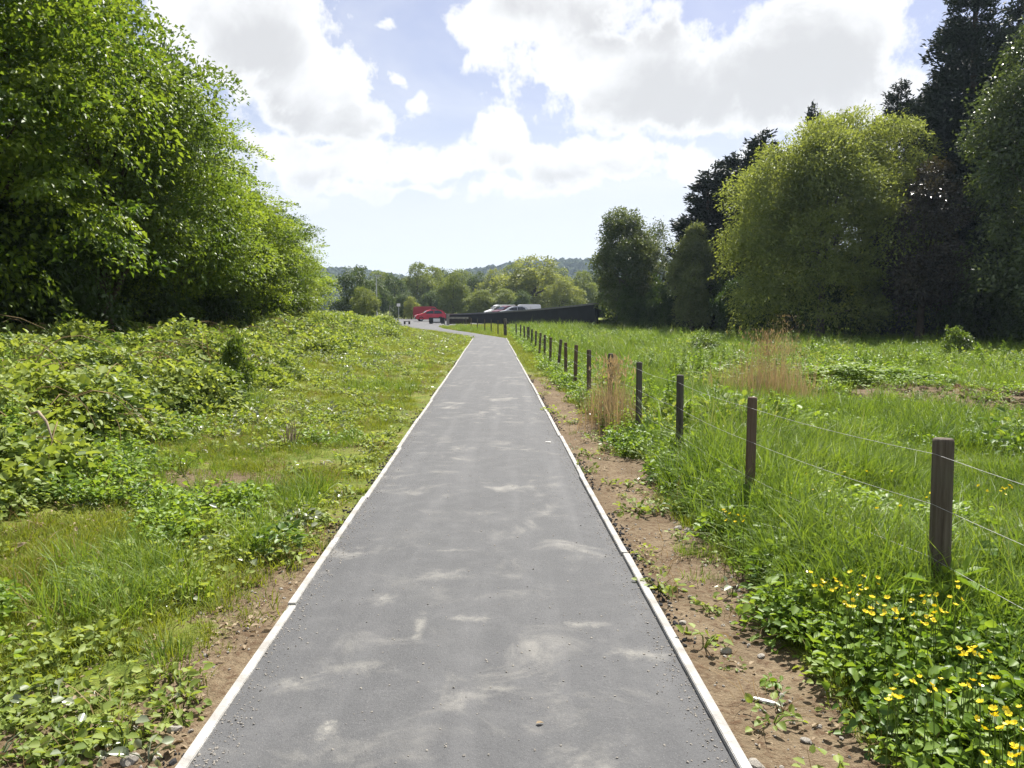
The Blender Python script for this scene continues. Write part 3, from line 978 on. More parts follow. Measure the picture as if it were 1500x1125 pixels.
# ------------------------------------------------------------------ scattering with geometry nodes
def scatter_group(name, sources):
    ng = bpy.data.node_groups.new(name, 'GeometryNodeTree')
    ng.interface.new_socket('Geometry', in_out='INPUT', socket_type='NodeSocketGeometry')
    ng.interface.new_socket('Geometry', in_out='OUTPUT', socket_type='NodeSocketGeometry')
    n, l = ng.nodes, ng.links
    gi, go = n.new('NodeGroupInput'), n.new('NodeGroupOutput')
    jn = n.new('GeometryNodeJoinGeometry')
    for s in sources:
        oi = n.new('GeometryNodeObjectInfo')
        oi.inputs['Object'].default_value = s
        oi.inputs['As Instance'].default_value = False
        g2i = n.new('GeometryNodeGeometryToInstance')
        l.new(oi.outputs['Geometry'], g2i.inputs[0])
        l.new(g2i.outputs[0], jn.inputs[0])
    iop = n.new('GeometryNodeInstanceOnPoints')
    iop.inputs['Pick Instance'].default_value = True
    l.new(gi.outputs[0], iop.inputs['Points'])
    l.new(jn.outputs[0], iop.inputs['Instance'])

    def na(nm, typ):
        a = n.new('GeometryNodeInputNamedAttribute')
        a.data_type = typ
        a.inputs['Name'].default_value = nm
        return a.outputs[0]
    l.new(na('pick', 'INT'), iop.inputs['Instance Index'])
    l.new(na('rot', 'FLOAT_VECTOR'), iop.inputs['Rotation'])
    l.new(na('scl', 'FLOAT_VECTOR'), iop.inputs['Scale'])
    l.new(iop.outputs[0], go.inputs[0])
    return ng


def scatter(name, sources, P, scale, label, category, tilt=0.15, zscale=None, g=rng, parent=None):
    n = len(P)
    me = bpy.data.meshes.new(name)
    me.vertices.add(n)
    me.vertices.foreach_set('co', np.asarray(P, np.float32).ravel())
    a = me.attributes.new('pick', 'INT', 'POINT')
    a.data.foreach_set('value', g.integers(0, len(sources), n).astype(np.int32))
    a = me.attributes.new('rot', 'FLOAT_VECTOR', 'POINT')
    rot = np.stack([g.normal(size=n) * tilt, g.normal(size=n) * tilt, g.uniform(0, 2 * math.pi, n)], -1)
    a.data.foreach_set('vector', rot.astype(np.float32).ravel())
    a = me.attributes.new('scl', 'FLOAT_VECTOR', 'POINT')
    sc = np.stack([scale, scale, scale if zscale is None else zscale], -1)
    a.data.foreach_set('vector', sc.astype(np.float32).ravel())
    for m_ in {s.data.materials[0].name: s.data.materials[0] for s in sources}.values():
        me.materials.append(m_)
    o = link(name, me, parent, kind='stuff', label=label, category=category)
    md = o.modifiers.new('scatter', 'NODES')
    md.node_group = scatter_group(name + '_scatter', sources)
    return o


def source(name, V, F, mat, tint):
    me = np_mesh(name, V, F, mat, {'tint': tint})
    return bpy.data.objects.new(name, me)        # only a pattern for the scatter; never linked to the scene


def blade_arrays(g, n, h, spread, width, bend, segs=3):
    a = g.uniform(0, 2 * math.pi, n)
    r = spread * np.sqrt(g.random(n))
    base = np.stack([r * np.cos(a), r * np.sin(a), np.full(n, -0.01)], -1)
    da = a + g.normal(size=n) * 0.9
    dirh = np.stack([np.cos(da), np.sin(da), np.zeros(n)], -1)
    hh = h * g.uniform(0.5, 1.15, n)
    bd = bend * g.uniform(0.2, 1.3, n)
    side = np.stack([-np.sin(da), np.cos(da), np.zeros(n)], -1)
    tw = g.uniform(-0.8, 0.8, n)
    side = unit(side * np.cos(tw)[:, None] + dirh * np.sin(tw)[:, None])
    rows = []
    for k in range(segs + 1):
        t = k / segs
        c = base + dirh * (hh * bd * t ** 2)[:, None]
        c[:, 2] += hh * (t - 0.42 * np.minimum(bd, 1.4) * t ** 2.2)
        w = width * (1 - t ** 1.6) * (0.7 + 0.6 * t * (1 - t) * 2)
        if k == segs:
            rows.append((c, None))
        else:
            rows.append((c - side * w * 0.5, c + side * w * 0.5))
    per = 2 * segs + 1
    V = np.zeros((n, per, 3))
    for k in range(segs):
        V[:, 2 * k] = rows[k][0]
        V[:, 2 * k + 1] = rows[k][1]
    V[:, per - 1] = rows[segs][0]
    b0 = np.arange(n)[:, None] * per
    quads = [b0 + np.array([[2 * k, 2 * k + 1, 2 * k + 3, 2 * k + 2]]) for k in range(segs - 1)]
    tri = b0 + np.array([[2 * segs - 2, 2 * segs - 1, 2 * segs]])
    return V.reshape(-1, 3), [np.concatenate(quads), tri], per


def grass_source(name, seed, n, h, spread, width, bend, mat):
    g = np.random.default_rng(seed)
    V, F, per = blade_arrays(g, n, h, spread, width, bend)
    return source(name, V, F, M[mat], np.repeat(g.random(n), per))


def herb_source(name, seed, n, rad, hgt, leaf, mat, aspect=0.7, dome=True, upn=0.8, stems=True):
    """A low plant: leaves held out on a small dome."""
    g = np.random.default_rng(seed)
    a = g.uniform(0, 2 * math.pi, n)
    r = np.sqrt(g.random(n))
    C = np.stack([rad * r * np.cos(a), rad * r * np.sin(a), hgt * (1 - 0.6 * r ** 2) * g.uniform(0.45, 1.05, n)], -1)
    A = np.stack([np.cos(a), np.sin(a), g.uniform(-0.3, 0.5, n)], -1) + g.normal(size=(n, 3)) * 0.4
    N = np.array([0, 0, 1.0]) * upn + np.stack([np.cos(a), np.sin(a), 0 * a], -1) * (0.5 * r)[:, None] + g.normal(size=(n, 3)) * 0.3
    L = leaf * g.uniform(0.6, 1.25, n)
    V, F = round_leaves(C, A, N, L, L * aspect)
    tint = np.repeat(g.random(n), 6)
    Fs = [F]
    if stems:
        k = min(7, n)
        SV, SF = [], []
        off = len(V)
        for i in range(k):
            v, f = tube_arrays([(0, 0, -0.02), tuple(C[i] * np.array([.5, .5, .7])), tuple(C[i])], [0.0035, 0.003, 0.002], 3)
            SV.append(v)
            SF.append(f + off)
            off += len(v)
        V = np.concatenate([V] + SV)
        tint = np.concatenate([tint] + [np.full(len(v), 0.3) for v in SV])
        Fs += SF
        Fs = [np.concatenate(Fs)]
    return source(name, V, Fs, M[mat], tint)


def frustum_points(rho0, y0, pw, ymin, ymax, accept, xlo=-99, xhi=99, margin=1.5, g=rng):
    """Points on the ground, thinning with distance, kept with the probability accept(x, y)."""
    ys = np.concatenate([np.arange(ymin, ymax, 0.25)])
    out = []
    for y in ys:
        lo, hi = max(xlo, -0.70 * y - margin), min(xhi, 0.70 * y + margin)
        if hi <= lo:
            continue
        n = g.poisson(rho0 * min(1.0, (y0 / max(y, 0.1)) ** pw) * 0.25 * (hi - lo))
        if n:
            out.append(np.stack([g.uniform(lo, hi, n), y + g.random(n) * 0.25], -1))
    P = np.concatenate(out)
    keep = g.random(len(P)) < accept(P[:, 0], P[:, 1])
    return P[keep]


def on_path(x, y):
    u = lat(x, y)
    straight = (u > EDGE_L - 0.06) & (u < EDGE_R + 0.06) & (y < 45)
    xl = np.interp(y, LP[:, 1], LP[:, 0])
    xr = np.interp(y, RP[:, 1], RP[:, 0])
    bend = (y >= 44) & (y < 88) & (x > xl - 0.1) & (x < xr + 0.1)
    yard = (y > 82) & (x > -24) & (x < np.where(y < 88, -6.2, -3.0))
    return straight | bend | yard


def lift(P, dz=0.0):
    return np.stack([P[:, 0], P[:, 1], gh(P[:, 0], P[:, 1]) + dz], -1)


short_src = [grass_source('short_blades', 500 + i, 22, 0.085, 0.055, 0.0050, 0.7, 'turf') for i in range(3)]
lush_src = [grass_source('lush_blades', 510 + i, 22, 0.26, 0.08, 0.0075, 0.75, 'grass') for i in range(4)]
tall_src = [grass_source('tall_blades', 520 + i, 24, 0.48, 0.13, 0.0090, 0.75, 'grass') for i in range(3)] + \
           [grass_source('tall_pale_blades', 530 + i, 9, (0.60, 0.45)[i], 0.14, 0.0060, 0.8, 'pale_grass') for i in range(2)]
dead_src = [grass_source('dead_blades', 540 + i, 9, 0.16, 0.09, 0.0045, 1.3, 'dead_grass') for i in range(2)]
herb_src = [herb_source('herb', 550 + i, 46, 0.145, 0.18, 0.036, 'herb', 0.8) for i in range(3)] + [herb_source('herb_deep', 556, 44, 0.14, 0.16, 0.038, 'herb_dark', 0.75)]
low_src = [herb_source('low_leaf', 560 + i, 20, 0.10, 0.055, 0.032, 'bramble', 0.8) for i in range(4)] + [herb_source('low_grey_leaf', 566, 6, 0.09, 0.05, 0.036, 'grey_leaf', 0.7)]
bram_src = [herb_source('bramble_spray', 570 + i, 30, 0.20, 0.17, 0.062, 'bramble', 0.72) for i in range(4)] + \
           [herb_source('bramble_spray_deep', 576 + i, 30, 0.20, 0.17, 0.066, 'bramble_dark', 0.72) for i in range(2)]
small_src = [herb_source('small_leaf', 590 + i, 26, 0.17, 0.15, (0.042, 0.055)[i % 2], ('bramble', 'bramble', 'herb', 'bramble', 'bramble_dark', 'grey_leaf')[i], 0.75) for i in range(6)]
bram_src += [herb_source('bramble_spray_fine', 594, 44, 0.22, 0.19, 0.042, 'bramble', 0.7), herb_source('bramble_spray_broad', 595, 18, 0.22, 0.2, 0.085, 'bramble', 0.8)]


def nettle_source(seed, mat):
    g = np.random.default_rng(seed)
    Vs, Fs, tn, o_ = [], [], [], 0
    for k in range(5):
        bx, by = g.normal(size=2) * 0.05
        hgt = g.uniform(0.25, 0.5)
        v, f = tube_arrays([(bx, by, -.02), (bx * 1.1, by * 1.1, hgt * .5), (bx * 1.3, by * 1.3, hgt)], [.004, .003, .002], 3)
        Vs.append(v)
        Fs.append(f + o_)
        tn.append(np.full(len(v), .3))
        o_ += len(v)
        n = 14
        zz = np.linspace(0.25, 1.0, n)
        a = np.arange(n) * 1.57 + g.uniform(0, 6)
        C = np.stack([bx * (1 + .3 * zz), by * (1 + .3 * zz), hgt * zz], -1)
        A = np.stack([np.cos(a), np.sin(a), g.uniform(-.3, .4, n)], -1)
        L = 0.075 * (1.15 - 0.6 * zz) * g.uniform(.8, 1.2, n)
        v, f = round_leaves(C, A, np.array([0, 0, 1.0]) + g.normal(size=(n, 3)) * .25, L, L * .55)
        Vs.append(v)
        Fs.append(f + o_)
        tn.append(np.repeat(g.random(n), 6))
        o_ += len(v)
    return source('nettle', np.concatenate(Vs), np.concatenate(Fs), M[mat], np.concatenate(tn))


def cane_source(seed):
    g = np.random.default_rng(seed)
    Vs, Fs, tn, o_ = [], [], [], 0
    for k in range(3):
        a = g.uniform(0, 6.28)
        ln, hgt = g.uniform(.6, 1.2), g.uniform(.3, .55)
        t = np.linspace(0, 1, 7)
        pts = np.stack([ln * t * math.cos(a) + .04 * np.sin(5 * t + k), ln * t * math.sin(a), hgt * 4 * t * (1 - t) * .9 + 0.1 * t], -1)
        v, f = tube_arrays(pts, np.linspace(.006, .0025, 7), 4)
        Vs.append(v)
        Fs.append(f + o_)
        tn.append(g.random() * np.ones(len(v)))
        o_ += len(v)
    return source('cane', np.concatenate(Vs), np.concatenate(Fs), M['dead_grass'], np.concatenate(tn))


nettle_src = [nettle_source(596, 'herb'), nettle_source(597, 'bramble'), nettle_source(598, 'herb')]
weed_src = [nettle_src[0], nettle_src[2]] + [herb_source('weed', 610 + i, 40, 0.22, 0.34, 0.07, ('herb', 'herb_dark', 'bramble')[i], 0.6) for i in range(3)]
cane_src = [cane_source(599), cane_source(589)]
lit_src = [herb_source('leaf_litter', 580, 9, 0.10, 0.012, 0.035, 'litter', 0.6, stems=False)]

# short turf on the left verge and along the edges
def acc_turf(x, y):
    u = lat(x, y)
    n = fbm(x * 1.1, y * 1.1, 61)
    a = (u < -1.16) * (1 - 0.85 * soil_mask(x, y)) * sm(0.30, 0.52, n) * (1 - sm(0.12, 0.35, bramble_h(x, y)))
    a = a * (0.35 + 0.65 * sm(-1.25, -1.7, u))
    r = (u > 0.97) * (u < np.where(y > 44, 9, 2.2)) * np.clip(1 - 1.25 * soil_mask(x, y), 0, 1) * 0.8
    r = np.maximum(r, 1.0 * (y > 43) * (x > np.interp(y, RP[:, 1], RP[:, 0])) * (u < 9))
    return np.where(on_path(x, y), 0, np.maximum(a, r))


P = frustum_points(420, 5.0, 1.2, 1.6, 100, acc_turf, -18, 8)
sc = rng.uniform(0.55, 1.35, len(P)) * (1 + P[:, 1] * 0.022)
scatter('short_grass', short_src, lift(P), sc, 'short yellow-green turf along the left of the path', 'grass')


# lush grass tufts
def acc_lush(x, y):
    u = lat(x, y)
    n = fbm(x * 0.9, y * 0.9, 62)
    right = sm(1.35, 1.75, u + 0.5 * (fbm(x * 2, y * 2, 63) - 0.5)) * np.clip(1 - 1.3 * soil_mask(x, y), 0, 1)
    left = 0.6 * (u < -1.45) * sm(0.50, 0.64, n) * (1 - sm(0.15, 0.4, bramble_h(x, y))) * (1 - 0.7 * soil_mask(x, y)) * sm(26, 8, y)
    near_left = 0.45 * sm(-1.75, -2.3, u) * sm(6.5, 4.0, y) * sm(0.4, 0.55, n)
    right = np.maximum(right, 0.8 * (y > 43) * (x > np.interp(y, RP[:, 1], RP[:, 0])))
    isl = 0.5 * sm(0.72, 0.76, fbm(x * 2.5, y * 2.5, 64)) * (u > 0.98) * (u < 1.6)
    return np.where(on_path(x, y), 0, np.maximum.reduce([right, left, near_left, isl]))


P = frustum_points(230, 4.5, 1.25, 1.6, 74, acc_lush, -14, 44)
u = lat(P[:, 0], P[:, 1])
sc = rng.uniform(0.55, 1.25, len(P)) * (1 + P[:, 1] * 0.018) * np.where(u > 0, 0.62 + 0.38 * sm(1.4, 2.0, u), 0.72) * np.where((u > 0) & (u < 1.5), 0.55, 1) * (0.55 + 0.9 * sm(0.3, 0.7, fbm(P[:, 0] * 0.7, P[:, 1] * 0.7, 76)))
scatter('grass', lush_src, lift(P), sc, 'lush green grass of the verges and meadow', 'grass', tilt=0.2)


# tall meadow grass beyond the fence
def acc_tall(x, y):
    u = lat(x, y)
    n = fbm(x * 0.35, y * 0.35, 65)
    return np.where(on_path(x, y), 0, sm(1.9, 2.5, u) * (0.15 + 0.85 * sm(0.36, 0.58, n)) * (1 - 0.97 * soil_mask(x, y)))


P = frustum_points(85, 5.0, 1.2, 1.6, 66, acc_tall, 0, 46)
hv = fbm(P[:, 0] * 0.5, P[:, 1] * 0.5, 75)
sc = rng.uniform(0.5, 1.1, len(P)) * (1 + 0.010 * P[:, 1]) * (0.25 + 1.45 * sm(0.28, 0.75, hv)) * (1 - 0.72 * sm(1.35, 0.9, np.hypot((P[:, 0] - 8.2) / 4.6, (P[:, 1] - 12.2) / 4.0))) * (0.78 + 0.22 * sm(6, 12, P[:, 1]))
scatter('meadow_grass', tall_src, lift(P), sc, 'tall green meadow grass beyond the wire fence', 'grass', tilt=0.2)


# leafy herbs
def acc_herb(x, y):
    u = lat(x, y)
    n = fbm(x * 0.8, y * 0.8, 66)
    right = sm(1.36, 1.5, u + 0.4 * (n - 0.5)) * (0.45 + 0.55 * sm(0.38, 0.6, n)) * np.clip(1 - 1.25 * soil_mask(x, y), 0, 1) * (0.8 * sm(0.45, 0.60, fbm(x * 0.28, y * 0.28, 77)) + 0.75 * sm(3.2, 2.2, u))
    left = 0.6 * sm(-1.6, -2.2, u) * sm(0.5, 0.66, fbm(x * 1.3, y * 1.3, 67)) * sm(12, 5, y)
    return np.where(on_path(x, y), 0, np.maximum(right, left))


P = frustum_points(260, 4.0, 1.25, 1.6, 60, acc_herb, -9, 40)
u = lat(P[:, 0], P[:, 1])
sc = rng.uniform(0.5, 1.25, len(P)) * (1 + 0.02 * P[:, 1])
scatter('herbs', herb_src, lift(P), sc, 'leafy green herbs of the right verge', 'ground cover', tilt=0.25)


# low creeping leaves on the left
def acc_low(x, y):
    u = lat(x, y)
    n = fbm(x * 1.4, y * 1.4, 68)
    a = (u < -1.25) * sm(0.46, 0.62, n) * (1 - sm(0.3, 0.6, bramble_h(x, y)))
    r = 0.12 * (u > 0.95) * (u < 1.9)
    return np.where(on_path(x, y), 0, np.maximum(a, r))


P = frustum_points(130, 5.0, 1.15, 1.6, 48, acc_low, -12, 6)
sc = rng.uniform(0.5, 1.4, len(P)) * (1 + 0.025 * P[:, 1])
scatter('creeping_leaves', low_src, lift(P), sc, 'low creeping leaves scattered over the left verge', 'ground cover', tilt=0.25)


# the bramble bank
def acc_bram(x, y):
    return np.where(on_path(x, y), 0, sm(0.03, 0.16, bramble_h(x, y)))


P = frustum_points(190, 7.0, 1.1, 2.0, 68, acc_bram, -22, -1.2, margin=2.5)
bh = bramble_h(P[:, 0], P[:, 1])
lump = sm(0.2, 0.85, fbm(P[:, 0] * 1.25, P[:, 1] * 1.25, 69))
z = bh * (1 - rng.random(len(P)) ** 2.2 * 0.75) * (0.25 + 1.45 * lump)
sc = rng.uniform(0.6, 1.25, len(P)) * (1 + 0.016 * P[:, 1])
scatter('brambles', bram_src, lift(P, z - 0.04), sc, 'tangled yellow-green brambles covering the left bank', 'ground cover', tilt=0.4)


# low straggling brambles and leafy patches between bank and path
def acc_strag(x, y):
    u = lat(x, y)
    n = fbm(x * 0.85, y * 0.85, 81)
    return np.where(on_path(x, y), 0, sm(-1.7, -2.5, u) * (1 - sm(0.2, 0.5, bramble_h(x, y))) * sm(0.47, 0.56, n) * sm(3.4, 4.6, y) * (1 - soil_mask(x, y)))


P = frustum_points(120, 6.0, 1.1, 2.0, 50, acc_strag, -11, -1.2)
sc = rng.uniform(0.45, 1.0, len(P)) * (1 + 0.016 * P[:, 1])
scatter('leafy_patches', small_src, lift(P, -0.03), sc, 'low leafy patches straggling over the left verge', 'ground cover', tilt=0.3)

# canes, nettles and rank grass poking out of the brambles
def acc_cane(x, y):
    return np.where(on_path(x, y), 0, sm(0.2, 0.4, bramble_h(x, y)))


P = frustum_points(7, 7.0, 1.0, 2.5, 45, acc_cane, -15, -2)
scatter('bramble_canes', cane_src, lift(P, bramble_h(P[:, 0], P[:, 1]) * 0.35), rng.uniform(0.6, 1.2, len(P)), 'arching bramble canes on the left bank', 'ground cover', tilt=0.25)
P = frustum_points(22, 7.0, 1.0, 2.5, 50, lambda x, y: acc_cane(x, y) * sm(0.5, 0.62, fbm(x * 0.6, y * 0.6, 83)), -16, -2)
scatter('nettles', nettle_src, lift(P, bramble_h(P[:, 0], P[:, 1]) * 0.55), rng.uniform(0.6, 1.3, len(P)), 'nettles and upright weeds among the brambles', 'ground cover', tilt=0.15)

P = frustum_points(26, 6.0, 1.0, 2.0, 55, lambda x, y: np.where(on_path(x, y), 0, sm(1.75, 2.3, lat(x, y)) * sm(0.50, 0.60, fbm(x * 0.42, y * 0.42, 84)) * np.clip(1 - 1.3 * soil_mask(x, y), 0, 1) * sm(0.9, 1.2, np.hypot((x - 8.6) / 4.2, (y - 13.5) / 3.2))), 0, 40)
scatter('meadow_weeds', weed_src, lift(P), rng.uniform(0.7, 1.5, len(P)) * (1 + 0.008 * P[:, 1]), 'rough leafy weeds in clumps through the meadow', 'ground cover', tilt=0.2)

# dead grass and leaf litter
def acc_dead(x, y):
    u = lat(x, y)
    left = (u < -1.15) * (u > -6) * sm(0.42, 0.62, fbm(x * 1.7, y * 1.7, 70))
    right = (u > 0.97) * (0.10 * (u < 1.7) + 0.10)
    return np.where(on_path(x, y), 0, np.maximum.reduce([left, right, 0.95 * soil_mask(x, y) * (u > 4), 0.8 * (u > 3) * sm(0.55, 0.7, fbm(x * 0.2, y * 0.35, 78))]))


P = frustum_points(60, 4.0, 1.2, 1.6, 50, acc_dead, -9, 34)
sc = rng.uniform(0.5, 1.3, len(P)) * (1 + 0.015 * P[:, 1])
scatter('dead_grass', dead_src, lift(P), sc, 'straw-coloured dead grass stalks', 'grass', tilt=0.5)
P = frustum_points(70, 4.0, 1.2, 1.6, 30, lambda x, y: np.where(on_path(x, y), 0, (lat(x, y) > -4) * (lat(x, y) < 1.7) * (0.15 + 0.55 * (lat(x, y) < 0))), -8, 3)
scatter('leaf_litter', lit_src, lift(P, 0.004), rng.uniform(0.4, 1.2, len(P)), 'dead leaves and debris beside the path', 'litter', tilt=0.2)


# gravel in the soil strips
def stone_mesh(name, seed, r=1.0, mat=None, sub=2):
    bm = bmesh.new()
    bmesh.ops.create_icosphere(bm, subdivisions=sub, radius=r)
    g = np.random.default_rng(seed)
    pl = [(unit(g.normal(size=3)), g.uniform(0.55, 0.85)) for _ in range(7)]
    for v in bm.verts:
        p = np.array(v.co)
        for n_, d_ in pl:
            q = p @ n_
            if q > d_ * r:
                p = p - n_ * (q - d_ * r)
        v.co = Vector((p[0] * 1.25, p[1], p[2] * 0.62))
    me = bpy.data.meshes.new(name)
    bm.to_mesh(me)
    bm.free()
    me.materials.append(mat or M['stone'])
    return me


grav_src = []
for i in range(3):
    grav_src.append(bpy.data.objects.new('pebble', stone_mesh('pebble', 600 + i, 1.0, sub=1)))
P = frustum_points(260, 3.5, 1.5, 1.6, 22, lambda x, y: np.where(on_path(x, y), 0, 0.75 * soil_mask(x, y) + 0.1 * (np.abs(lat(x, y)) < 1.5)), -3.4, 2.0)
sc = 0.0035 + 0.011 * rng.random(len(P)) ** 3.0
scatter('gravel', grav_src, lift(P, 0.002), sc, 'small stones lying in the bare soil', 'gravel', tilt=0.5)

# crumbs of bitumen spilt outside the edging
n = 5000
y = 1.8 + 24 * rng.random(n) ** 1.5
side = rng.random(n) < 0.5
u = np.where(side, EDGE_L - np.abs(rng.normal(size=n)) * 0.05, EDGE_R + np.abs(rng.normal(size=n)) * 0.05)
x = SLOPE * y + u
ok = fbm(y * 0.9, np.where(side, 3.0, 9.0), 91) > 0.46
x, y = x[ok], y[ok]
dark_src = [bpy.data.objects.new('crumb', stone_mesh('crumb', 605 + i, 1.0, M['crumb'], sub=1)) for i in range(2)]
scatter('asphalt_crumbs', dark_src, np.stack([x, y, gh(x, y) + 0.004], -1), 0.004 + 0.014 * rng.random(len(x)) ** 2.5, 'black crumbs of asphalt spilt along the edging', 'gravel', tilt=0.5)

# clods and tufts on the bare earth out in the meadow
n = 2600
a, r = rng.uniform(0, 6.28, n), np.sqrt(rng.random(n))
x, y = 9.2 + 4.0 * r * np.cos(a), 14.4 + 2.8 * r * np.sin(a)
ok = rng.random(n) < soil_mask(x, y) * sm(0.35, 0.6, fbm(x * 1.3, y * 1.3, 93))
x, y = x[ok], y[ok]
clod_src = [bpy.data.objects.new('clod', stone_mesh('clod', 607 + i, 1.0, M['clod'], sub=1)) for i in range(3)]
scatter('earth_clods', clod_src, np.stack([x, y, gh(x, y) + 0.01], -1), 0.02 + 0.085 * rng.random(len(x)) ** 2.2, 'brown clods on the bare earth in the meadow', 'soil', tilt=0.5)
n = 420
a, r = rng.uniform(0, 6.28, n), np.sqrt(rng.random(n))
x, y = 9.2 + 4.2 * r * np.cos(a), 14.4 + 3.0 * r * np.sin(a)
scatter('earth_tufts', [lush_src[0], lush_src[2], herb_src[0], dead_src[0], dead_src[1], herb_src[3]], np.stack([x, y, gh(x, y)], -1), rng.uniform(0.5, 1.3, n), 'scattered tufts growing on the bare earth in the meadow', 'grass', tilt=0.25)

# grit swept to the edges of the path
n = 9000
y = 1.8 + 16 * rng.random(n) ** 1.8
t = np.where(rng.random(n) < 0.75, np.abs(rng.normal(size=n)) * 0.035 + 0.022, rng.random(n))
t = np.where(rng.random(n) < 0.5, t, 1 - t)
t = np.clip(t, 0.021, 0.979)
x = SLOPE * y + EDGE_L + (EDGE_R - EDGE_L) * t
P = np.stack([x, y, 0.013 + 0.022 * (1 - (2 * t - 1) ** 2)], -1)
scatter('path_grit', grav_src, P, 0.0012 + 0.006 * rng.random(n) ** 4, 'fine grit lying along the edges of the asphalt', 'gravel', tilt=0.5)

# woodland canopy on the hills
can_src = []
for i in range(3):
    bm = bmesh.new()
    bmesh.ops.create_icosphere(bm, subdivisions=2, radius=1.0)
    g = np.random.default_rng(620 + i)
    for v in bm.verts:
        v.co = v.co * (1 + g.normal() * 0.16)
    me = bpy.data.meshes.new('canopy')
    bm.to_mesh(me)
    bm.free()
    me.materials.append(M['wood_far'])
    can_src.append(bpy.data.objects.new('canopy', me))
n = 6500
cx, cy = rng.uniform(-700, 1000, n), rng.uniform(600, 1130, n)
keep = (np.abs(cx) < 0.75 * cy)
cx, cy = cx[keep], cy[keep]
P = np.stack([cx, cy, hill_z(cx, cy) + 2.0], -1)
scatter('hillside_wood', can_src, P, rng.uniform(3.5, 8.0, len(P)), 'far dark wood covering the hills', 'wood', tilt=0.2, zscale=rng.uniform(4.5, 8.5, len(P)))

# ------------------------------------------------------------------ wire fence
posts = [(2.36, 1.75, .95, .05, 0, 0), (2.165, 3.80, 1.02, .050, 0.6, -1.0), (1.83, 5.83, 1.0, .037, 0.3, -0.5), (1.735, 7.90, 1.02, .038, 0, 0.4), (1.58, 9.54, 1.03, .038, 0, 0.3),
         (1.47, 11.5, .98, .038, 0, 0), (1.335, 13.3, 1.02, .040, 0, 1.2), (1.28, 15.6, 0.99, .038, 0, 0), (1.235, 17.6, .98, .038, 0, 0.5), (1.18, 19.8, .96, .038, 3, -6),
         (1.10, 22.2, 1.0, .038, 2, -5), (1.04, 24.6, 1.03, .038, 0, 1), (0.96, 27.2, 1.0, .038, 0, -2), (0.90, 29.6, 1.0, .038, 0, 0), (0.82, 32.4, 1.0, .038, 0, 1),
         (0.76, 35.6, 1.08, .065, 0, 0), (0.62, 38.4, 1.0, .04, 0, 2), (0.46, 41.6, 1.0, .04, 0, 0), (0.25, 44.6, 1.0, .04, 0, -2), (-0.42, 49.5, 1.15, .10, 0, 0),
         (-0.95, 52.5, 1.0, .04, 0, 0), (-1.5, 56, 1.0, .04, 0, 2), (-2.1, 60, 1.0, .04, 0, 0), (-2.9, 65, 1.0, .04, 0, -1), (-3.7, 70, 1.0, .04, 0, 0), (-4.5, 76, 1.0, .04, 0, 0)]
fence = thing('wire_fence', 'post and wire fence along the right of the path', 'fence')
tops = []
for i, (x, y, h, r, rx, ry) in enumerate(posts):
    z0 = float(gh(x, y))
    if y < 46:
        top = EYE - 0.65 - 0.09 * float(sm(12, 20, y)) + random.uniform(-0.03, 0.03)
        h = top - z0
    g = np.random.default_rng(700 + i)
    zs = np.array([-0.3, 0.0, h * 0.5, h - 0.02, h - 0.004, h])
    rad = r * np.array([1.03, 1.03, 1.0, 0.99, 0.95, 0.80])
    V, Fb = tube_arrays([(0, 0, q) for q in zs], rad, 14)
    V[:, :2] *= (1 + 0.05 * np.sin(np.arctan2(V[:, 1], V[:, 0]) * 3 + i))[:, None]
    nv = len(V)
    cap = np.array([[nv - 14 + q, nv - 14 + (q + 1) % 14, nv] for q in range(14)])
    V = np.vstack([V, [[0, 0, h + 0.002]]])
    me = np_mesh('post', V, [Fb, cap], M['post'], smooth=False)
    o = link('post', me, fence, (x, y, z0))
    o.rotation_euler = (R(rx + random.uniform(-1.5, 1.5)), R(ry + random.uniform(-1.5, 1.5)), random.uniform(0, 6))
    tops.append((x - r - 0.004, y, z0 + h))
for dz in (0.075, 0.33, 0.60):
    pts = []
    for a, c in zip(tops[:-1], tops[1:]):
        for t in np.linspace(0, 1, 7)[:-1]:
            sag = 0.018 * 4 * t * (1 - t)
            pts.append(tuple(a[q] + (c[q] - a[q]) * t for q in range(2)) + (a[2] + (c[2] - a[2]) * t - dz - sag,))
    pts = [q for q in pts if q[1] < 50]
    tube_obj('wire', pts, [0.0012] * len(pts), M['wire'], fence, sides=5)

# ------------------------------------------------------------------ plants one can point to
def clump(name, label, category, x, y, parts, group=None, z=None):
    o = thing(name, label, category, (x, y, float(gh(x, y)) if z is None else z), 0, group)
    for pn, me in parts:
        link(pn, me, o, kind='stuff' if pn in ('seed_heads', 'stems', 'blades') else None)
    return o


def reeds(seed, n, h, sx, sy, mat='reed', width=0.008):
    g = np.random.default_rng(seed)
    V, F, per = blade_arrays(g, n, h, 1.0, width, 0.28)
    V = V.reshape(n, per, 3)
    base = V[:, :1, :2].copy()
    # thick in the middle, thinning out and getting shorter to the sides
    nb = g.normal(size=(n, 1, 2)) * 0.52
    V[..., :2] += nb * np.array([sx, sy]) - base
    V[..., 2] *= np.clip(1.12 - 0.42 * np.linalg.norm(nb, axis=2), 0.3, 1.2)
    return np_mesh('stems', V.reshape(-1, 3), F, M[mat], {'tint': np.repeat(g.random(n), per)})


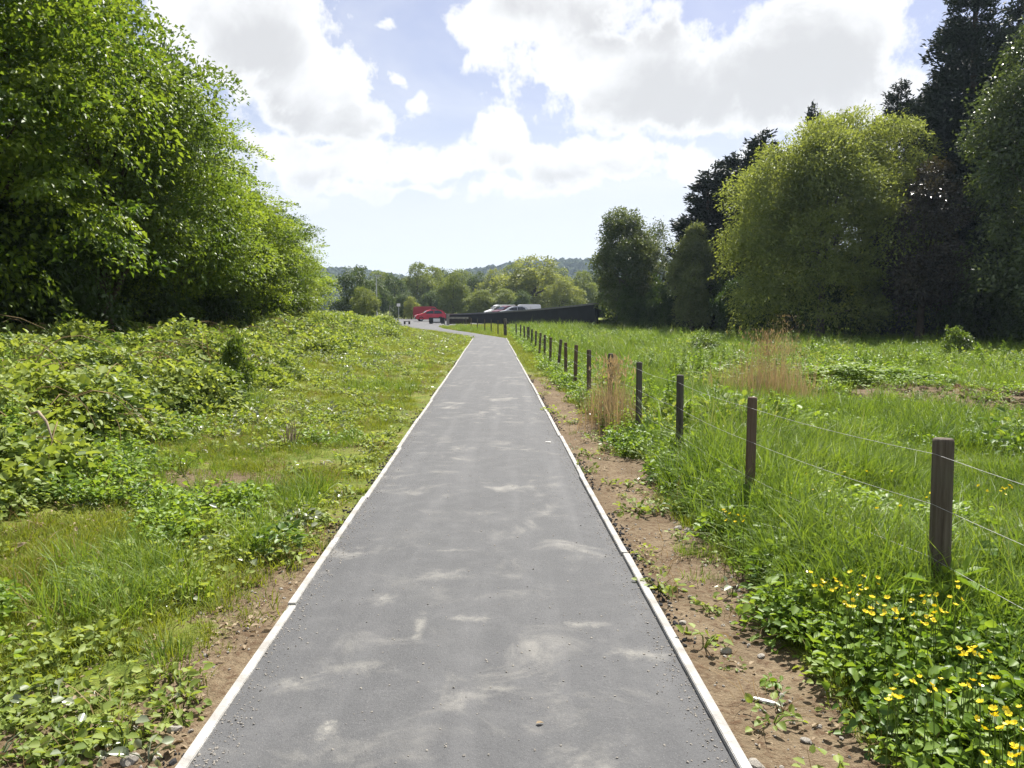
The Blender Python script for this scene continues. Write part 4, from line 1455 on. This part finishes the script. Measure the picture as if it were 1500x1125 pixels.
def seed_heads(seed, n, h, sx, sy):
    g = np.random.default_rng(seed)
    a = g.uniform(0, 6.28, n)
    r = np.abs(g.normal(size=n)) * 0.5
    C = np.stack([sx * r * np.cos(a), sy * r * np.sin(a), h * g.uniform(0.7, 1.08, n)], -1)
    A = np.stack([g.normal(size=n) * .4, g.normal(size=n) * .4, np.ones(n)], -1)
    V, F = leaf_quads(C, A, g.normal(size=(n, 3)), g.uniform(.05, .11, n), np.full(n, 0.016))
    return np_mesh('seed_heads', V, F, M['reed'], {'tint': np.repeat(g.random(n), 4)})


clump('reed_clump', 'dry brown reed clump hard against the fence near its fifth post', 'reeds', 1.40, 10.6,
      [('stems', reeds(801, 600, 0.90, 0.36, 1.1)), ('seed_heads', seed_heads(802, 320, 0.85, 0.32, 0.85))])
clump('reed_clump', 'wide dry brown reed clump out in the meadow, in front of the willow', 'reeds', 4.75, 14.4,
      [('stems', reeds(803, 950, 1.30, 0.95, 1.0)), ('seed_heads', seed_heads(804, 330, 1.25, 0.6, 0.75))])
clump('reed_clump', 'tall thin dry reeds rising at the foot of the willow', 'reeds', 9.6, 27.0,
      [('stems', reeds(805, 150, 1.7, 0.9, 0.8, width=0.011)), ('seed_heads', seed_heads(806, 100, 1.6, 0.85, 0.7))])


def herb_mesh(seed, n, rad, hgt, leaf, mat, aspect=0.7):
    s = herb_source('leaves', seed, n, rad, hgt, leaf, mat, aspect)
    me = s.data
    bpy.data.objects.remove(s)
    return me


q = W(440, 768)
clump('silvery_plant', 'small plant with silvery pale leaves beside the left edging', 'plant', q.x, q.y, [('leaves', herb_mesh(811, 42, 0.13, 0.16, 0.065, 'grey_leaf', .6))])
q = W(410, 812)
clump('nettle_clump', 'dark green leafy clump just below the silvery plant on the left', 'plant', q.x, q.y, [('leaves', herb_mesh(812, 90, 0.14, 0.26, 0.06, 'herb_dark', .7))])
q = W(217, 1112)
clump('dock_plant', 'small pale-leaved weed at the near end of the left edging', 'plant', q.x, q.y, [('leaves', herb_mesh(813, 14, 0.08, 0.07, 0.06, 'grey_leaf', .6))])
q = W(250, 970)
clump('grass_tuft', 'solitary grass tuft in the bare turf left of the edging', 'grass tuft', q.x, q.y, [('blades', grass_source('blades', 814, 70, 0.2, 0.10, 0.006, 0.8, 'grass').data)])
q = W(1022, 845)
clump('grass_tuft', 'little grass tuft alone in the brown soil strip on the right', 'grass tuft', q.x, q.y, [('blades', grass_source('blades', 815, 60, 0.09, 0.10, 0.005, 0.8, 'grass').data)])
q = W(860, 690)
clump('grass_tuft', 'tiny grass tuft growing against the right edging', 'grass tuft', q.x, q.y, [('blades', grass_source('blades', 816, 50, 0.10, 0.10, 0.005, 0.8, 'grass').data)])
q = W(1136, 1004)
clump('dock_plant', 'tiny rosette weed in the soil strip near the white splinter', 'plant', q.x, q.y, [('leaves', herb_mesh(817, 16, 0.05, 0.04, 0.04, 'herb', .6))])
q = W(1180, 880, 0.0)
for i, (px, py, lb) in enumerate(((1470, 905, 'dark broad-leaved dock plant in the shade at the right frame edge'),
                                  (1385, 960, 'broad-leaved plant among the buttercups below the nearest post'))):
    q = W(px, py, -0.05)
    clump('dock_plant', lb, 'plant', q.x, q.y, [('leaves', herb_mesh(820 + i, 46, 0.22, 0.28, 0.13, ('herb_dark', 'herb')[i], .6))])
# dry stump-like dead plant on the left verge
q = W(425, 652)
o = thing('dead_stalks', 'brown dead stalks standing in the left turf', 'dead plant', (q.x, q.y, float(gh(q.x, q.y))))
g = np.random.default_rng(830)
parts = []
for i in range(16):
    a, t = g.uniform(0, 6.28), g.uniform(.05, .8)
    hgt = g.uniform(.14, .34)
    parts.append(tube_arrays([(0.05 * math.cos(a), 0.05 * math.sin(a), -.02), (0.06 * math.cos(a) + t * .08 * math.cos(a), t * .08 * math.sin(a), hgt * .6), (t * .25 * math.cos(a), t * .25 * math.sin(a), hgt)], [.007, .006, .003], 4))
V, Fq2 = join_arrays(parts)
link('stalks', np_mesh('stalks', V, Fq2, M['dry_wood'], smooth=True), o)

# shrubs standing out of brambles and meadow
tree_type('shrub', 1.0, 0.5, 'hedgegreen', 90, 40, 0.15, 0.075, 841, base=0.0, n=8, up=0.5, flat=0.35, aspect=0.6, trunk_r=0.02)
tree_type('shrub_light', 1.0, 0.5, 'herb', 90, 40, 0.15, 0.07, 842, base=0.0, n=8, up=0.5, flat=0.35, aspect=0.6, trunk_r=0.02)
q = D(343, 12.6)
plant_tree('shrub', q.x, 12.6, 'dark upright shrub rising out of the brambles left of the path', 'shrub', 'shrub', h=1.05, wx=0.26)
q = D(322, 11.6)
plant_tree('shrub', q.x, 11.6, 'low dark shrub at the foot of the upright one in the brambles', 'shrub', 'shrub', h=0.6, wx=0.38)
q = D(1403, 27.5)
plant_tree('shrub', q.x, 27.5, 'rounded green bush out in the meadow before the glinting tree', 'shrub', 'shrub', h=1.25, wx=0.62)
q = D(1030, 33)
plant_tree('shrub', q.x, 33, 'dark low plant far out in the meadow left of the willow', 'shrub', 'shrub', h=0.75, wx=0.8)
for i, (px, d, h, w, lb) in enumerate(((1240, 16.5, 0.55, 0.9, 'dark green hummock at the left end of the bare earth in the meadow'),
                                       (1330, 17.0, 0.45, 0.8, 'dark green hummock behind the middle of the bare earth'),
                                       (1395, 17.5, 0.40, 0.6, 'small green hummock behind the right part of the bare earth'))):
    q = D(px, d)
    plant_tree('shrub_light', q.x, d, lb, 'shrub', 'shrub', h=h, wx=w, group='hummocks behind the bare earth')

# dead branch lying in the brambles at the left
q = W(62, 612, 0.75)
tube_obj('dead_branch', [(q.x - .14, q.y + .1, q.z + .02), (q.x - .03, q.y, q.z + .05), (q.x + .08, q.y - .08, q.z - .02), (q.x + .13, q.y - .10, q.z - .16)], [.012, .012, .010, .006], M['dry_wood'],
         label='short bare pale branch lying in the brambles at the left edge', category='branch')

# buttercups
def flower_mesh():
    Vs, Fs, o_ = [], [], 0
    for i in range(5):
        a = i * 2 * math.pi / 5
        d = np.array([math.cos(a), math.sin(a), 0])
        s = np.array([-math.sin(a), math.cos(a), 0])
        z = np.array([0, 0, 1.0])
        pts = [d * .001, d * .008 + s * .007 + z * .004, d * .0155 + s * .006 + z * .009, d * .0155 - s * .006 + z * .009, d * .008 - s * .007 + z * .004]
        Vs += pts
        Fs += [(o_, o_ + 1, o_ + 2), (o_, o_ + 2, o_ + 3), (o_, o_ + 3, o_ + 4)]
        o_ += 5
    return np_mesh('flower', np.array(Vs), np.array(Fs), M['petal'], {'tint': np.full(len(Vs), .5)})


flower_me = flower_mesh()


def stem_mesh(h, seed):
    g = np.random.default_rng(seed)
    V, F = tube_arrays([(0, 0, -.02), (.012, .004, h * .5), (0, 0, h)], [.0022, .0018, .0014], 4)
    return np_mesh('stem', V, F, M['stem'], {'tint': np.full(len(V), .4)})


HEADS = (0.22, 0.28, 0.35)
stems = [stem_mesh(h, 850 + i) for i, h in enumerate(HEADS)]
patches = [  # photograph region, count, label
    ((1185, 1290, 835, 868), 19, 'yellow buttercup in the loose patch left of the nearest post'),
    ((1235, 1300, 862, 900), 18, 'yellow buttercup in the dense patch left below the nearest post'),
    ((1310, 1410, 865, 915), 24, 'yellow buttercup scattered below the nearest post'),
    ((1375, 1405, 840, 868), 4, 'yellow buttercup right at the foot of the nearest post'),
    ((1400, 1450, 938, 960), 9, 'yellow buttercup in the small bunch before the dark dock plant'),
    ((1300, 1400, 985, 1030), 15, 'yellow buttercup in the sparse group low at the right'),
    ((1400, 1500, 985, 1070), 22, 'yellow buttercup in the big patch at the bottom right'),
    ((1440, 1500, 1085, 1122), 9, 'yellow buttercup in the bottom right corner'),
    ((1055, 1095, 745, 765), 8, 'yellow buttercup in the small distant bunch left of the second post'),
    ((1430, 1495, 710, 725), 9, 'yellow buttercup in the meadow right behind the nearest post'),
    ((1130, 1370, 690, 760), 15, 'yellow buttercup thinly scattered between the two nearest posts')]
for (x0, x1, y0, y1), n, lb in patches:
    for i in range(n):
        px, py = rng.uniform(x0, x1), rng.uniform(y0, y1)
        k = int(rng.integers(0, 3))
        z = 0.0
        for _ in range(4):
            q = W(px, py, z)
            z = float(gh(q.x, q.y)) + HEADS[k]
        s = link('buttercup', stems[k], None, (q.x, q.y, z - HEADS[k]), label=lb, category='flower', group=lb.replace('yellow buttercup', 'buttercups'))
        s.rotation_euler = (0, 0, rng.uniform(0, 6.28))
        f = link('flower', flower_me, s, (0, 0, HEADS[k]))
        f.rotation_euler = (rng.normal() * .45, rng.normal() * .45, rng.uniform(0, 6))
        f.scale = (rng.uniform(0.55, 0.85),) * 3

# ------------------------------------------------------------------ stones and scraps
stone_meshes = [stone_mesh('stone', 900 + i) for i in range(4)]
for i, (px, py, r, lb) in enumerate(((994, 774, .034, 'pale stone at the soil margin on the right, larger of two side by side'),
                                     (1007, 778, .028, 'pale stone at the soil margin on the right, smaller of two side by side'),
                                     (463, 832, .022, 'white pebble beside the joint of the left edging'),
                                     (345, 817, .032, 'pale stone in the turf left of the dark leafy clump'),
                                     (255, 1067, .026, 'pale stone in the bare soil near the left edging'),
                                     (190, 1112, .030, 'grey stone in the soil at the bottom left'),
                                     (1064, 950, .026, 'small stone upper left of the rosette weed on the soil strip'),
                                     (1115, 958, .018, 'small stone beside the grass margin on the soil strip'),
                                     (1180, 1080, .018, 'small pale stone low on the soil strip at the right'),
                                     (1108, 1119, .030, 'grey stone against the near end of the right edging'),
                                     (1000, 910, .020, 'small grey stone touching the right edging'))):
    q = W(px, py)
    o = link('stone', stone_meshes[i % 4], None, (q.x, q.y, float(gh(q.x, q.y)) + r * .3), label=lb, category='stone', group='stones beside the path')
    o.scale = (r,) * 3
    o.rotation_euler = (0, 0, random.uniform(0, 6))
M['white_scrap'] = simple('white_scrap', (0.74, 0.73, 0.70), 0.6, 0.3, var=0.12)
q = W(1119, 1025)
bm = bmesh.new()
pr = [(-.045, -.006), (-.030, -.011), (.040, -.009), (.048, .002), (.030, .009), (-.040, .008)]
lo = [bm.verts.new((x, y, 0)) for x, y in pr]
hi = [bm.verts.new((x * .97, y * .9, .007 + x * .02)) for x, y in pr]
bm.faces.new(hi)
bm.faces.new(lo[::-1])
for i in range(6):
    bm.faces.new((lo[i], lo[(i + 1) % 6], hi[(i + 1) % 6], hi[i]))
o = bm_obj('wood_splinter', bm, M['white_scrap'], None, (q.x, q.y, float(gh(q.x, q.y)) + .006), label='flat white splinter lying on the brown soil strip', category='splinter')
o.rotation_euler = (0, R(4), R(-25))
q = W(803, 651)
bm = bmesh.new()
for x in range(5):
    for y in range(3):
        bm.verts.new(((x - 2) * .016, (y - 1) * .018, .003 + .006 * random.random()))
bm.verts.ensure_lookup_table()
for x in range(4):
    for y in range(2):
        a = x * 3 + y
        bm.faces.new([bm.verts[k] for k in (a, a + 3, a + 4, a + 1)])
bm_obj('paper_scrap', bm, M['white_scrap'], None, (q.x, q.y, .026), label='tiny white scrap of paper on the path near its right edge', category='litter')
q = W(785, 1074)
V, F = round_leaves(np.array([[0, 0, .004]]), np.array([[1., .3, .1]]), np.array([[0, .1, 1.]]), [.032], [.02])
link('fallen_leaf', np_mesh('fallen_leaf', V, F, M['litter'], {'tint': np.full(6, .4)}), None, (q.x, q.y, .035), label='single brown leaf lying on the near asphalt', category='leaf')
for px, py, ln, ang, lb in ((395, 762, .42, 8, 'thin grey twig pointing at the left edging by the silvery plant'), (232, 1040, .20, 62, 'pale twig in the bare soil at the lower left'),
                            (138, 1085, .22, 110, 'broken pale twig at the bottom left'), (165, 895, .4, 25, 'long straw-coloured twig across the grass at lower left')):
    q = W(px, py)
    o = tube_obj('twig', [(-ln / 2, 0, 0), (-ln * .1, .012, .012), (ln * .25, -.006, .02), (ln / 2, .02, .01)], [.006, .0055, .004, .0025], M['dry_wood'], None, 5, (q.x, q.y, float(gh(q.x, q.y)) + .012), label=lb, category='twig')
    o.rotation_euler = (0, 0, R(ang))

# ------------------------------------------------------------------ wall, barriers, lamp post
M['dark_wall'] = simple('dark_painted_wall', (0.014, 0.015, 0.020), 0.85, 0.15, var=0.3, scale=1.5, bump=0.2)
M['coping'] = simple('grey_coping', (0.16, 0.16, 0.165), 0.85, 0.2, var=0.25, scale=3)
M['grey_metal'] = simple('galvanised_steel', (0.42, 0.43, 0.43), 0.45, 0.5, metal=0.5, var=0.15)
M['grey_wood'] = simple('grey_timber', (0.30, 0.28, 0.245), 0.9, 0.1, var=0.35, scale=6)
M['dark_wood'] = simple('dark_timber', (0.06, 0.05, 0.042), 0.9, 0.1, var=0.35, scale=6)

A0 = D(652, 104)
A1 = D(872, 71)
wl = thing('retaining_wall', 'long near-black retaining wall with grey coping rising to the right', 'wall')
nseg = 16


def zt(t):
    d_ = 104 - 33 * t
    k_ = ((A0.x + (A1.x - A0.x) * t) / d_ * F_PX + 98) / 220      # the wall steepens towards its right end
    return EYE + (HOR - (461.5 - 5 * k_ - 10.5 * k_ * k_)) * d_ / F_PX



dirv = Vector((A1.x - A0.x, A1.y - A0.y, 0)).normalized()
nrm = Vector((dirv.y, -dirv.x, 0))
bm = bmesh.new()
rows = []
for i in range(nseg + 1):
    t = i / nseg
    c = A0.lerp(A1, t)
    zz = zt(t)
    rows.append([bm.verts.new(v) for v in ((c.x, c.y, -1.0), (c.x, c.y, zz), (c.x - nrm.x * .35, c.y - nrm.y * .35, zz), (c.x - nrm.x * .35, c.y - nrm.y * .35, -1.0))])
for a, c in zip(rows[:-1], rows[1:]):
    for j in range(3):
        bm.faces.new((a[j], a[j + 1], c[j + 1], c[j]))
bm.faces.new(rows[0][::-1])
bm.faces.new(rows[-1])
bm_obj('wall_face', bm, M['dark_wall'], wl)
for i in range(nseg):
    a, c = A0.lerp(A1, (i + .006) / nseg), A0.lerp(A1, (i + .994) / nseg)
    za, zb = zt(i / nseg) + .003, zt((i + 1) / nseg) + .003
    bm = bmesh.new()
    vs = []
    for q, z0 in ((a, za), (c, zb)):
        for off, dz in ((.06, 0), (.06, .16), (-.42, .16), (-.42, 0)):
            vs.append(bm.verts.new((q.x + nrm.x * off, q.y + nrm.y * off, z0 + dz)))
    for f in ((0, 1, 2, 3), (7, 6, 5, 4), (0, 4, 5, 1), (1, 5, 6, 2), (2, 6, 7, 3), (3, 7, 4, 0)):
        bm.faces.new([vs[k] for k in f])
    bm_obj('coping_stone', bm, M['coping'], wl)
# raised car park behind the wall
bm = bmesh.new()
rows = []
for i in range(nseg + 1):
    t = i / nseg
    c = A0.lerp(A1, t) - nrm * .38
    z1 = zt(t) - 0.45
    rows.append((bm.verts.new((c.x, c.y, z1)), bm.verts.new((c.x - nrm.x * 26, c.y - nrm.y * 26, z1)), bm.verts.new((c.x - nrm.x * 30, c.y - nrm.y * 30, -0.6))))
for a, c in zip(rows[:-1], rows[1:]):
    bm.faces.new((a[0], c[0], c[1], a[1]))
    bm.faces.new((a[1], c[1], c[2], a[2]))
bm_obj('car_park_ground', bm, M['yard_asphalt'], kind='structure')


def deck_z(x, y):
    v = Vector((x, y, 0)) - Vector((A0.x, A0.y, 0))
    t = v.dot(dirv) / (Vector((A1.x, A1.y, 0)) - Vector((A0.x, A0.y, 0))).length
    return zt(min(max(t, 0), 1)) - 0.55


# grey barrier rail at the yard entrance
q = D(656, 88)
g0 = float(gh(q.x, 88))
o = thing('barrier_rail', 'grey post and rail barrier left of the dark wall', 'barrier', (q.x, 88, g0))
box_obj('post', (-.16, .16, -.12, .12, -.2, 1.25), M['grey_wood'], o, .02)
box_obj('post', (2.35, 2.55, -.12, .12, -.2, .95), M['dark_wood'], o, .02)
box_obj('rail', (.165, 2.345, -.06, .06, .72, .92), M['grey_wood'], o, .01)
box_obj('rail', (.165, 2.345, -.05, .05, .12, .64), M['dark_wood'], o, .01)
box_obj('strut', (-.42, -.30, -.06, .06, -.1, .62), M['grey_wood'], o, .01)
# black barrier with a white panel
q = D(640, 92)
o = thing('barrier_block', 'low black barrier with a white panel in front of the red car', 'barrier', (q.x, 92, float(gh(q.x, 92)) + .03))
M['black'] = simple('black_plastic', (0.012, 0.012, 0.013), 0.5, 0.4, var=0.2)
M['white_paint'] = simple('white_paint', (0.78, 0.78, 0.77), 0.4, 0.4, var=0.06, scale=2)
box_obj('body', (-.95, .95, -.22, .22, .1, .74), M['black'], o, .05)
box_obj('panel', (-.42, .38, -.245, -.222, .24, .62), M['white_paint'], o)
for x in (-.7, .7):
    box_obj('foot', (x - .18, x + .18, -.32, .32, 0, .12), M['black'], o, .02)
# low timber block at the left of the yard
q = D(596, 90)
o = thing('timber_bench', 'low dark timber block with pale top at the left of the road', 'bench', (q.x, 90, float(gh(q.x, 90)) + .03))
box_obj('seat', (-.38, .38, -.2, .2, .30, .40), M['grey_wood'], o, .015)
for x in (-.27, .27):
    box_obj('leg', (x - .09, x + .09, -.18, .18, 0, .298), M['dark_wood'], o, .01)
# white sign under the dark trees
q = D(584, 108)
o = thing('white_sign', 'small white sign in the dark shade left of the red van', 'sign', (q.x, 108, float(gh(q.x, 108))))
tube_obj('pole', [(0, 0, -.2), (0, 0, 2.35)], [.04, .04], M['grey_metal'], o)
box_obj('panel', (-.24, .24, -.065, -.045, 1.95, 2.35), M['white_paint'], o, .008)
# lamp post
q = D(552, 88)
z0 = float(gh(q.x, 88))
o = thing('lamp_post', 'slim pale grey lamp post above the bramble bank', 'lamp post', (q.x, 88, z0))
hh = EYE + (HOR - 405) * 88 / F_PX - z0
tube_obj('pole', [(0, 0, -.3), (0, 0, 1.2), (0, 0, 1.25), (0, 0, hh)], [.12, .12, .075, .055], M['grey_metal'], o, 10)
box_obj('lantern', (-.09, .60, -.11, .11, hh - .02, hh + .12), M['grey_metal'], o, .04)
q = D(571, 94)
z0 = float(gh(q.x, 94))
o = thing('field_post', 'thin pale post top showing right of the lamp post', 'post', (q.x, 94, z0))
tube_obj('pole', [(0, 0, -.3), (0, 0, 2.2)], [.05, .045], M['grey_wood'], o, 8)

# ------------------------------------------------------------------ vehicles
M['red'] = simple('red_paint', (0.55, 0.018, 0.045), 0.24, 0.6, var=0.1, scale=1)
M['deep_red'] = simple('van_red_paint', (0.30, 0.008, 0.018), 0.35, 0.5, var=0.1, scale=1)
M['dark_red'] = simple('dark_red_paint', (0.10, 0.010, 0.018), 0.28, 0.6, var=0.1, scale=1)
M['silver'] = simple('silver_paint', (0.50, 0.51, 0.53), 0.3, 0.6, metal=0.4, var=0.06, scale=1)
M['van_white'] = simple('white_van_paint', (0.80, 0.80, 0.80), 0.3, 0.5, var=0.06, scale=1)
M['glass'] = simple('car_glass', (0.012, 0.015, 0.018), 0.06, 0.8, var=0.1)
M['tyre'] = simple('tyre_rubber', (0.016, 0.016, 0.017), 0.85, 0.2, var=0.2)
M['rim'] = simple('alloy_rim', (0.36, 0.36, 0.37), 0.35, 0.6, metal=0.6, var=0.15)
M['lampglass'] = simple('lamp_glass', (0.62, 0.63, 0.64), 0.12, 0.7, var=0.1)
M['redlamp'] = simple('tail_lamp_glass', (0.30, 0.012, 0.010), 0.15, 0.7, var=0.1)
M['plate'] = simple('number_plate', (0.70, 0.70, 0.66), 0.5, 0.3, var=0.05)


def prism(profile, half, taper_z, taper, bevel=0.05):
    """Side profile (x,z) drawn across the width; above taper_z the sides lean in."""
    bm = bmesh.new()

    def yw(z):
        return half - max(0.0, z - taper_z) * taper
    L_ = [bm.verts.new((x, yw(z), z)) for x, z in profile]
    R_ = [bm.verts.new((x, -yw(z), z)) for x, z in profile]
    n = len(profile)
    bm.faces.new(L_[::-1])
    bm.faces.new(R_)
    for i in range(n):
        j = (i + 1) % n
        bm.faces.new((L_[i], L_[j], R_[j], R_[i]))
    bmesh.ops.recalc_face_normals(bm, faces=bm.faces)
    bmesh.ops.bevel(bm, geom=list(bm.edges), offset=bevel, segments=2, affect='EDGES')
    return bm, yw


def wheel(parent, x, y, r=0.31, w=0.2):
    prof = [(r * .62, -w / 2), (r * .95, -w / 2), (r, -w * .35), (r, w * .35), (r * .95, w / 2), (r * .62, w / 2)]
    def lathe(profile, seg=20, closed=True):
        bm = bmesh.new()
        rings = [[bm.verts.new((rr * math.cos(2 * math.pi * k / seg), yy, rr * math.sin(2 * math.pi * k / seg))) for rr, yy in profile] for k in range(seg)]
        m_ = len(profile)
        for k in range(seg):
            a, c = rings[k], rings[(k + 1) % seg]
            for i in range(m_ if closed else m_ - 1):
                j = (i + 1) % m_
                bm.faces.new((a[i], a[j], c[j], c[i]))
        bmesh.ops.recalc_face_normals(bm, faces=bm.faces)
        return bm
    wh = bm_obj('wheel', lathe(prof), M['tyre'], parent, (x, y, r), smooth=True)
    s = 1 if y > 0 else -1
    bm = lathe([(.02, s * w * .40), (r * .3, s * w * .36), (r * .60, s * w * .44), (r * .60, -s * w * .44), (.02, -s * w * .40)])
    bm_obj('rim', bm, M['rim'], wh)


def side_glass(parent, quad, yw, s, name='window'):
    bm = bmesh.new()
    o_ = [bm.verts.new((x, s * (yw(z) + .008), z)) for x, z in quad]
    i_ = [bm.verts.new((x, s * (yw(z) - .02), z)) for x, z in quad]
    n = len(quad)
    bm.faces.new(o_)
    bm.faces.new(i_[::-1])
    for k in range(n):
        bm.faces.new((o_[k], o_[(k + 1) % n], i_[(k + 1) % n], i_[k]))
    bmesh.ops.recalc_face_normals(bm, faces=bm.faces)
    bm_obj(name, bm, M['glass'], parent)


def screen_glass(parent, x0, z0, x1, z1, yw, name, off=.012):
    """Windscreen or rear window between two points of the profile."""
    d = Vector((x1 - x0, 0, z1 - z0)).normalized()
    n = Vector((d.z, 0, -d.x)) * (1 if x0 > x1 or name == 'windscreen' else -1)
    a, c = .1, .9
    bm = bmesh.new()
    vs = []
    for t in (a, c):
        x, z = x0 + (x1 - x0) * t, z0 + (z1 - z0) * t
        for s in (-1, 1):
            vs.append(Vector((x, s * (yw(z) - .09), z)))
    f = [bm.verts.new(v + n * off) for v in (vs[0], vs[1], vs[3], vs[2])]
    k = [bm.verts.new(v - n * .02) for v in (vs[0], vs[1], vs[3], vs[2])]
    bm.faces.new(f)
    bm.faces.new(k[::-1])
    for i in range(4):
        bm.faces.new((f[i], f[(i + 1) % 4], k[(i + 1) % 4], k[i]))
    bmesh.ops.recalc_face_normals(bm, faces=bm.faces)
    bm_obj(name, bm, M['glass'], parent)


def vehicle(name, label, cat, kind, paint, x, y, z, rz, group=None):
    o = thing(name, label, cat, (x, y, z), rz, group)
    if kind == 'hatch':
        Lh, hw = 2.0, .86
        prof = [(-1.98, .35), (-2.0, .62), (-1.92, .98), (-1.55, 1.38), (-1.0, 1.50), (.0, 1.49), (.45, 1.36), (1.05, .98), (1.75, .84), (2.0, .62), (1.98, .30), (1.6, .22), (-1.6, .22)]
        bm, yw = prism(prof, hw, .85, .28)
        bm_obj('body', bm, M[paint], o)
        wx, wr = (-1.25, 1.28), .31
        for s in (-1, 1):
            side_glass(o, [(-.35, .98), (.88, .98), (.38, 1.30), (-.35, 1.40)], yw, s)
            side_glass(o, [(-1.50, 1.0), (-.42, .98), (-.42, 1.40), (-1.02, 1.40), (-1.36, 1.28)], yw, s)
            box_obj('headlight', (1.80, 1.97, s * .62 - .14, s * .62 + .14, .64, .78), M['lampglass'], o, .03)
            box_obj('tail_light', (-2.01, -1.90, s * .68 - .10, s * .68 + .10, .70, .95), M['redlamp'], o, .02)
            box_obj('wing_mirror', (.70, .84, s * .93 - .08, s * .93 + .08, .95, 1.08), M[paint], o, .03)
        screen_glass(o, 1.05, .98, .45, 1.36, yw, 'windscreen')
        screen_glass(o, -1.92, .98, -1.55, 1.38, yw, 'rear_window')
        box_obj('bumper', (1.90, 2.05, -.78, .78, .30, .50), M['black'], o, .04)
        box_obj('bumper', (-2.06, -1.93, -.78, .78, .34, .56), M['black'], o, .04)
        box_obj('number_plate', (2.052, 2.066, -.26, .26, .36, .47), M['plate'], o)
    else:
        hw = .92
        prof = [(-2.4, .35), (-2.4, 1.0), (-2.36, 1.82), (-2.2, 1.93), (.35, 1.94), (.75, 1.84), (1.45, 1.18), (2.15, .98), (2.38, .70), (2.36, .30), (1.9, .24), (-2.1, .24)]
        bm, yw = prism(prof, hw, 1.0, .12)
        bm_obj('body', bm, M[paint], o)
        wx, wr = (-1.5, 1.45), .34
        for s in (-1, 1):
            side_glass(o, [(.25, 1.18), (1.22, 1.18), (.72, 1.68), (.25, 1.70)], yw, s)
            box_obj('headlight', (2.12, 2.34, s * .68 - .15, s * .68 + .15, .72, .92), M['lampglass'], o, .03)
            box_obj('tail_light', (-2.41, -2.32, s * .80 - .06, s * .80 + .06, .80, 1.25), M['redlamp'], o, .02)
            box_obj('wing_mirror', (1.02, 1.18, s * 1.0 - .1, s * 1.0 + .1, 1.16, 1.42), M['black'], o, .03)
            # door seams of the load space
            box_obj('door_seam', (-.9, -.885, s * (yw(1.2) + .002) - .006, s * (yw(1.2) + .002) + .006, .5, 1.62), M['black'], o)
        screen_glass(o, 1.45, 1.18, .75, 1.84, yw, 'windscreen')
        box_obj('bumper', (2.28, 2.44, -.84, .84, .30, .56), M['black'], o, .04)
        box_obj('number_plate', (2.442, 2.456, -.26, .26, .38, .49), M['plate'], o)
    for x_ in wx:
        for s in (-1, 1):
            wheel(o, x_, s * (hw - .10), wr)
    return o


def yard_z(x, y):
    return float(gh(x, y)) + .032


q = D(630, 112)
vehicle('red_van', 'red panel van at the back of the yard, behind the red car', 'van', 'van', 'deep_red', q.x, 112, yard_z(q.x, 112), R(4))
q = D(630, 102)
vehicle('red_car', 'red hatchback standing in front of the red van', 'car', 'hatch', 'red', q.x, 102, yard_z(q.x, 102), R(180 + 14))
for px, d, kind, paint, rz, nm, lb, cat in ((732, 118, 'van', 'van_white', 200, 'white_van', 'white van left of the dark red car above the dark wall', 'van'),
                                            (767, 111, 'van', 'van_white', 186, 'white_van', 'white van with its bonnet to the left, right of the parked cars', 'van'),
                                            (742, 107, 'hatch', 'dark_red', 215, 'dark_red_car', 'dark red car squeezed between the two white vans', 'car'),
                                            (752, 100.5, 'hatch', 'silver', 190, 'silver_car', 'silver car roof just showing over the dark wall', 'car')):
    q = D(px, d)
    v_ = vehicle(nm, lb, cat, kind, paint, q.x, d, deck_z(q.x, d) + .105, R(rz), 'vehicles in the raised car park')
    if nm == 'dark_red_car':
        v_.scale = (1.12, 1.05, 1.16)

# ------------------------------------------------------------------ air
m, b, out = material('summer_haze')
vol = b.new('ShaderNodeVolumePrincipled')
vol.inputs['Color'].default_value = (0.66, 0.82, 1.0, 1)
vol.inputs['Density'].default_value = 0.00022
vol.inputs['Anisotropy'].default_value = 0.2
b.l.new(vol.outputs[0], out.inputs['Volume'])
M['haze'] = m
HAZE = True
if HAZE:
    bm = add_box(bmesh.new(), -2700, 2700, -60, 3100, -3.0, 125.0)
    bm_obj('haze', bm, m, kind='stuff')
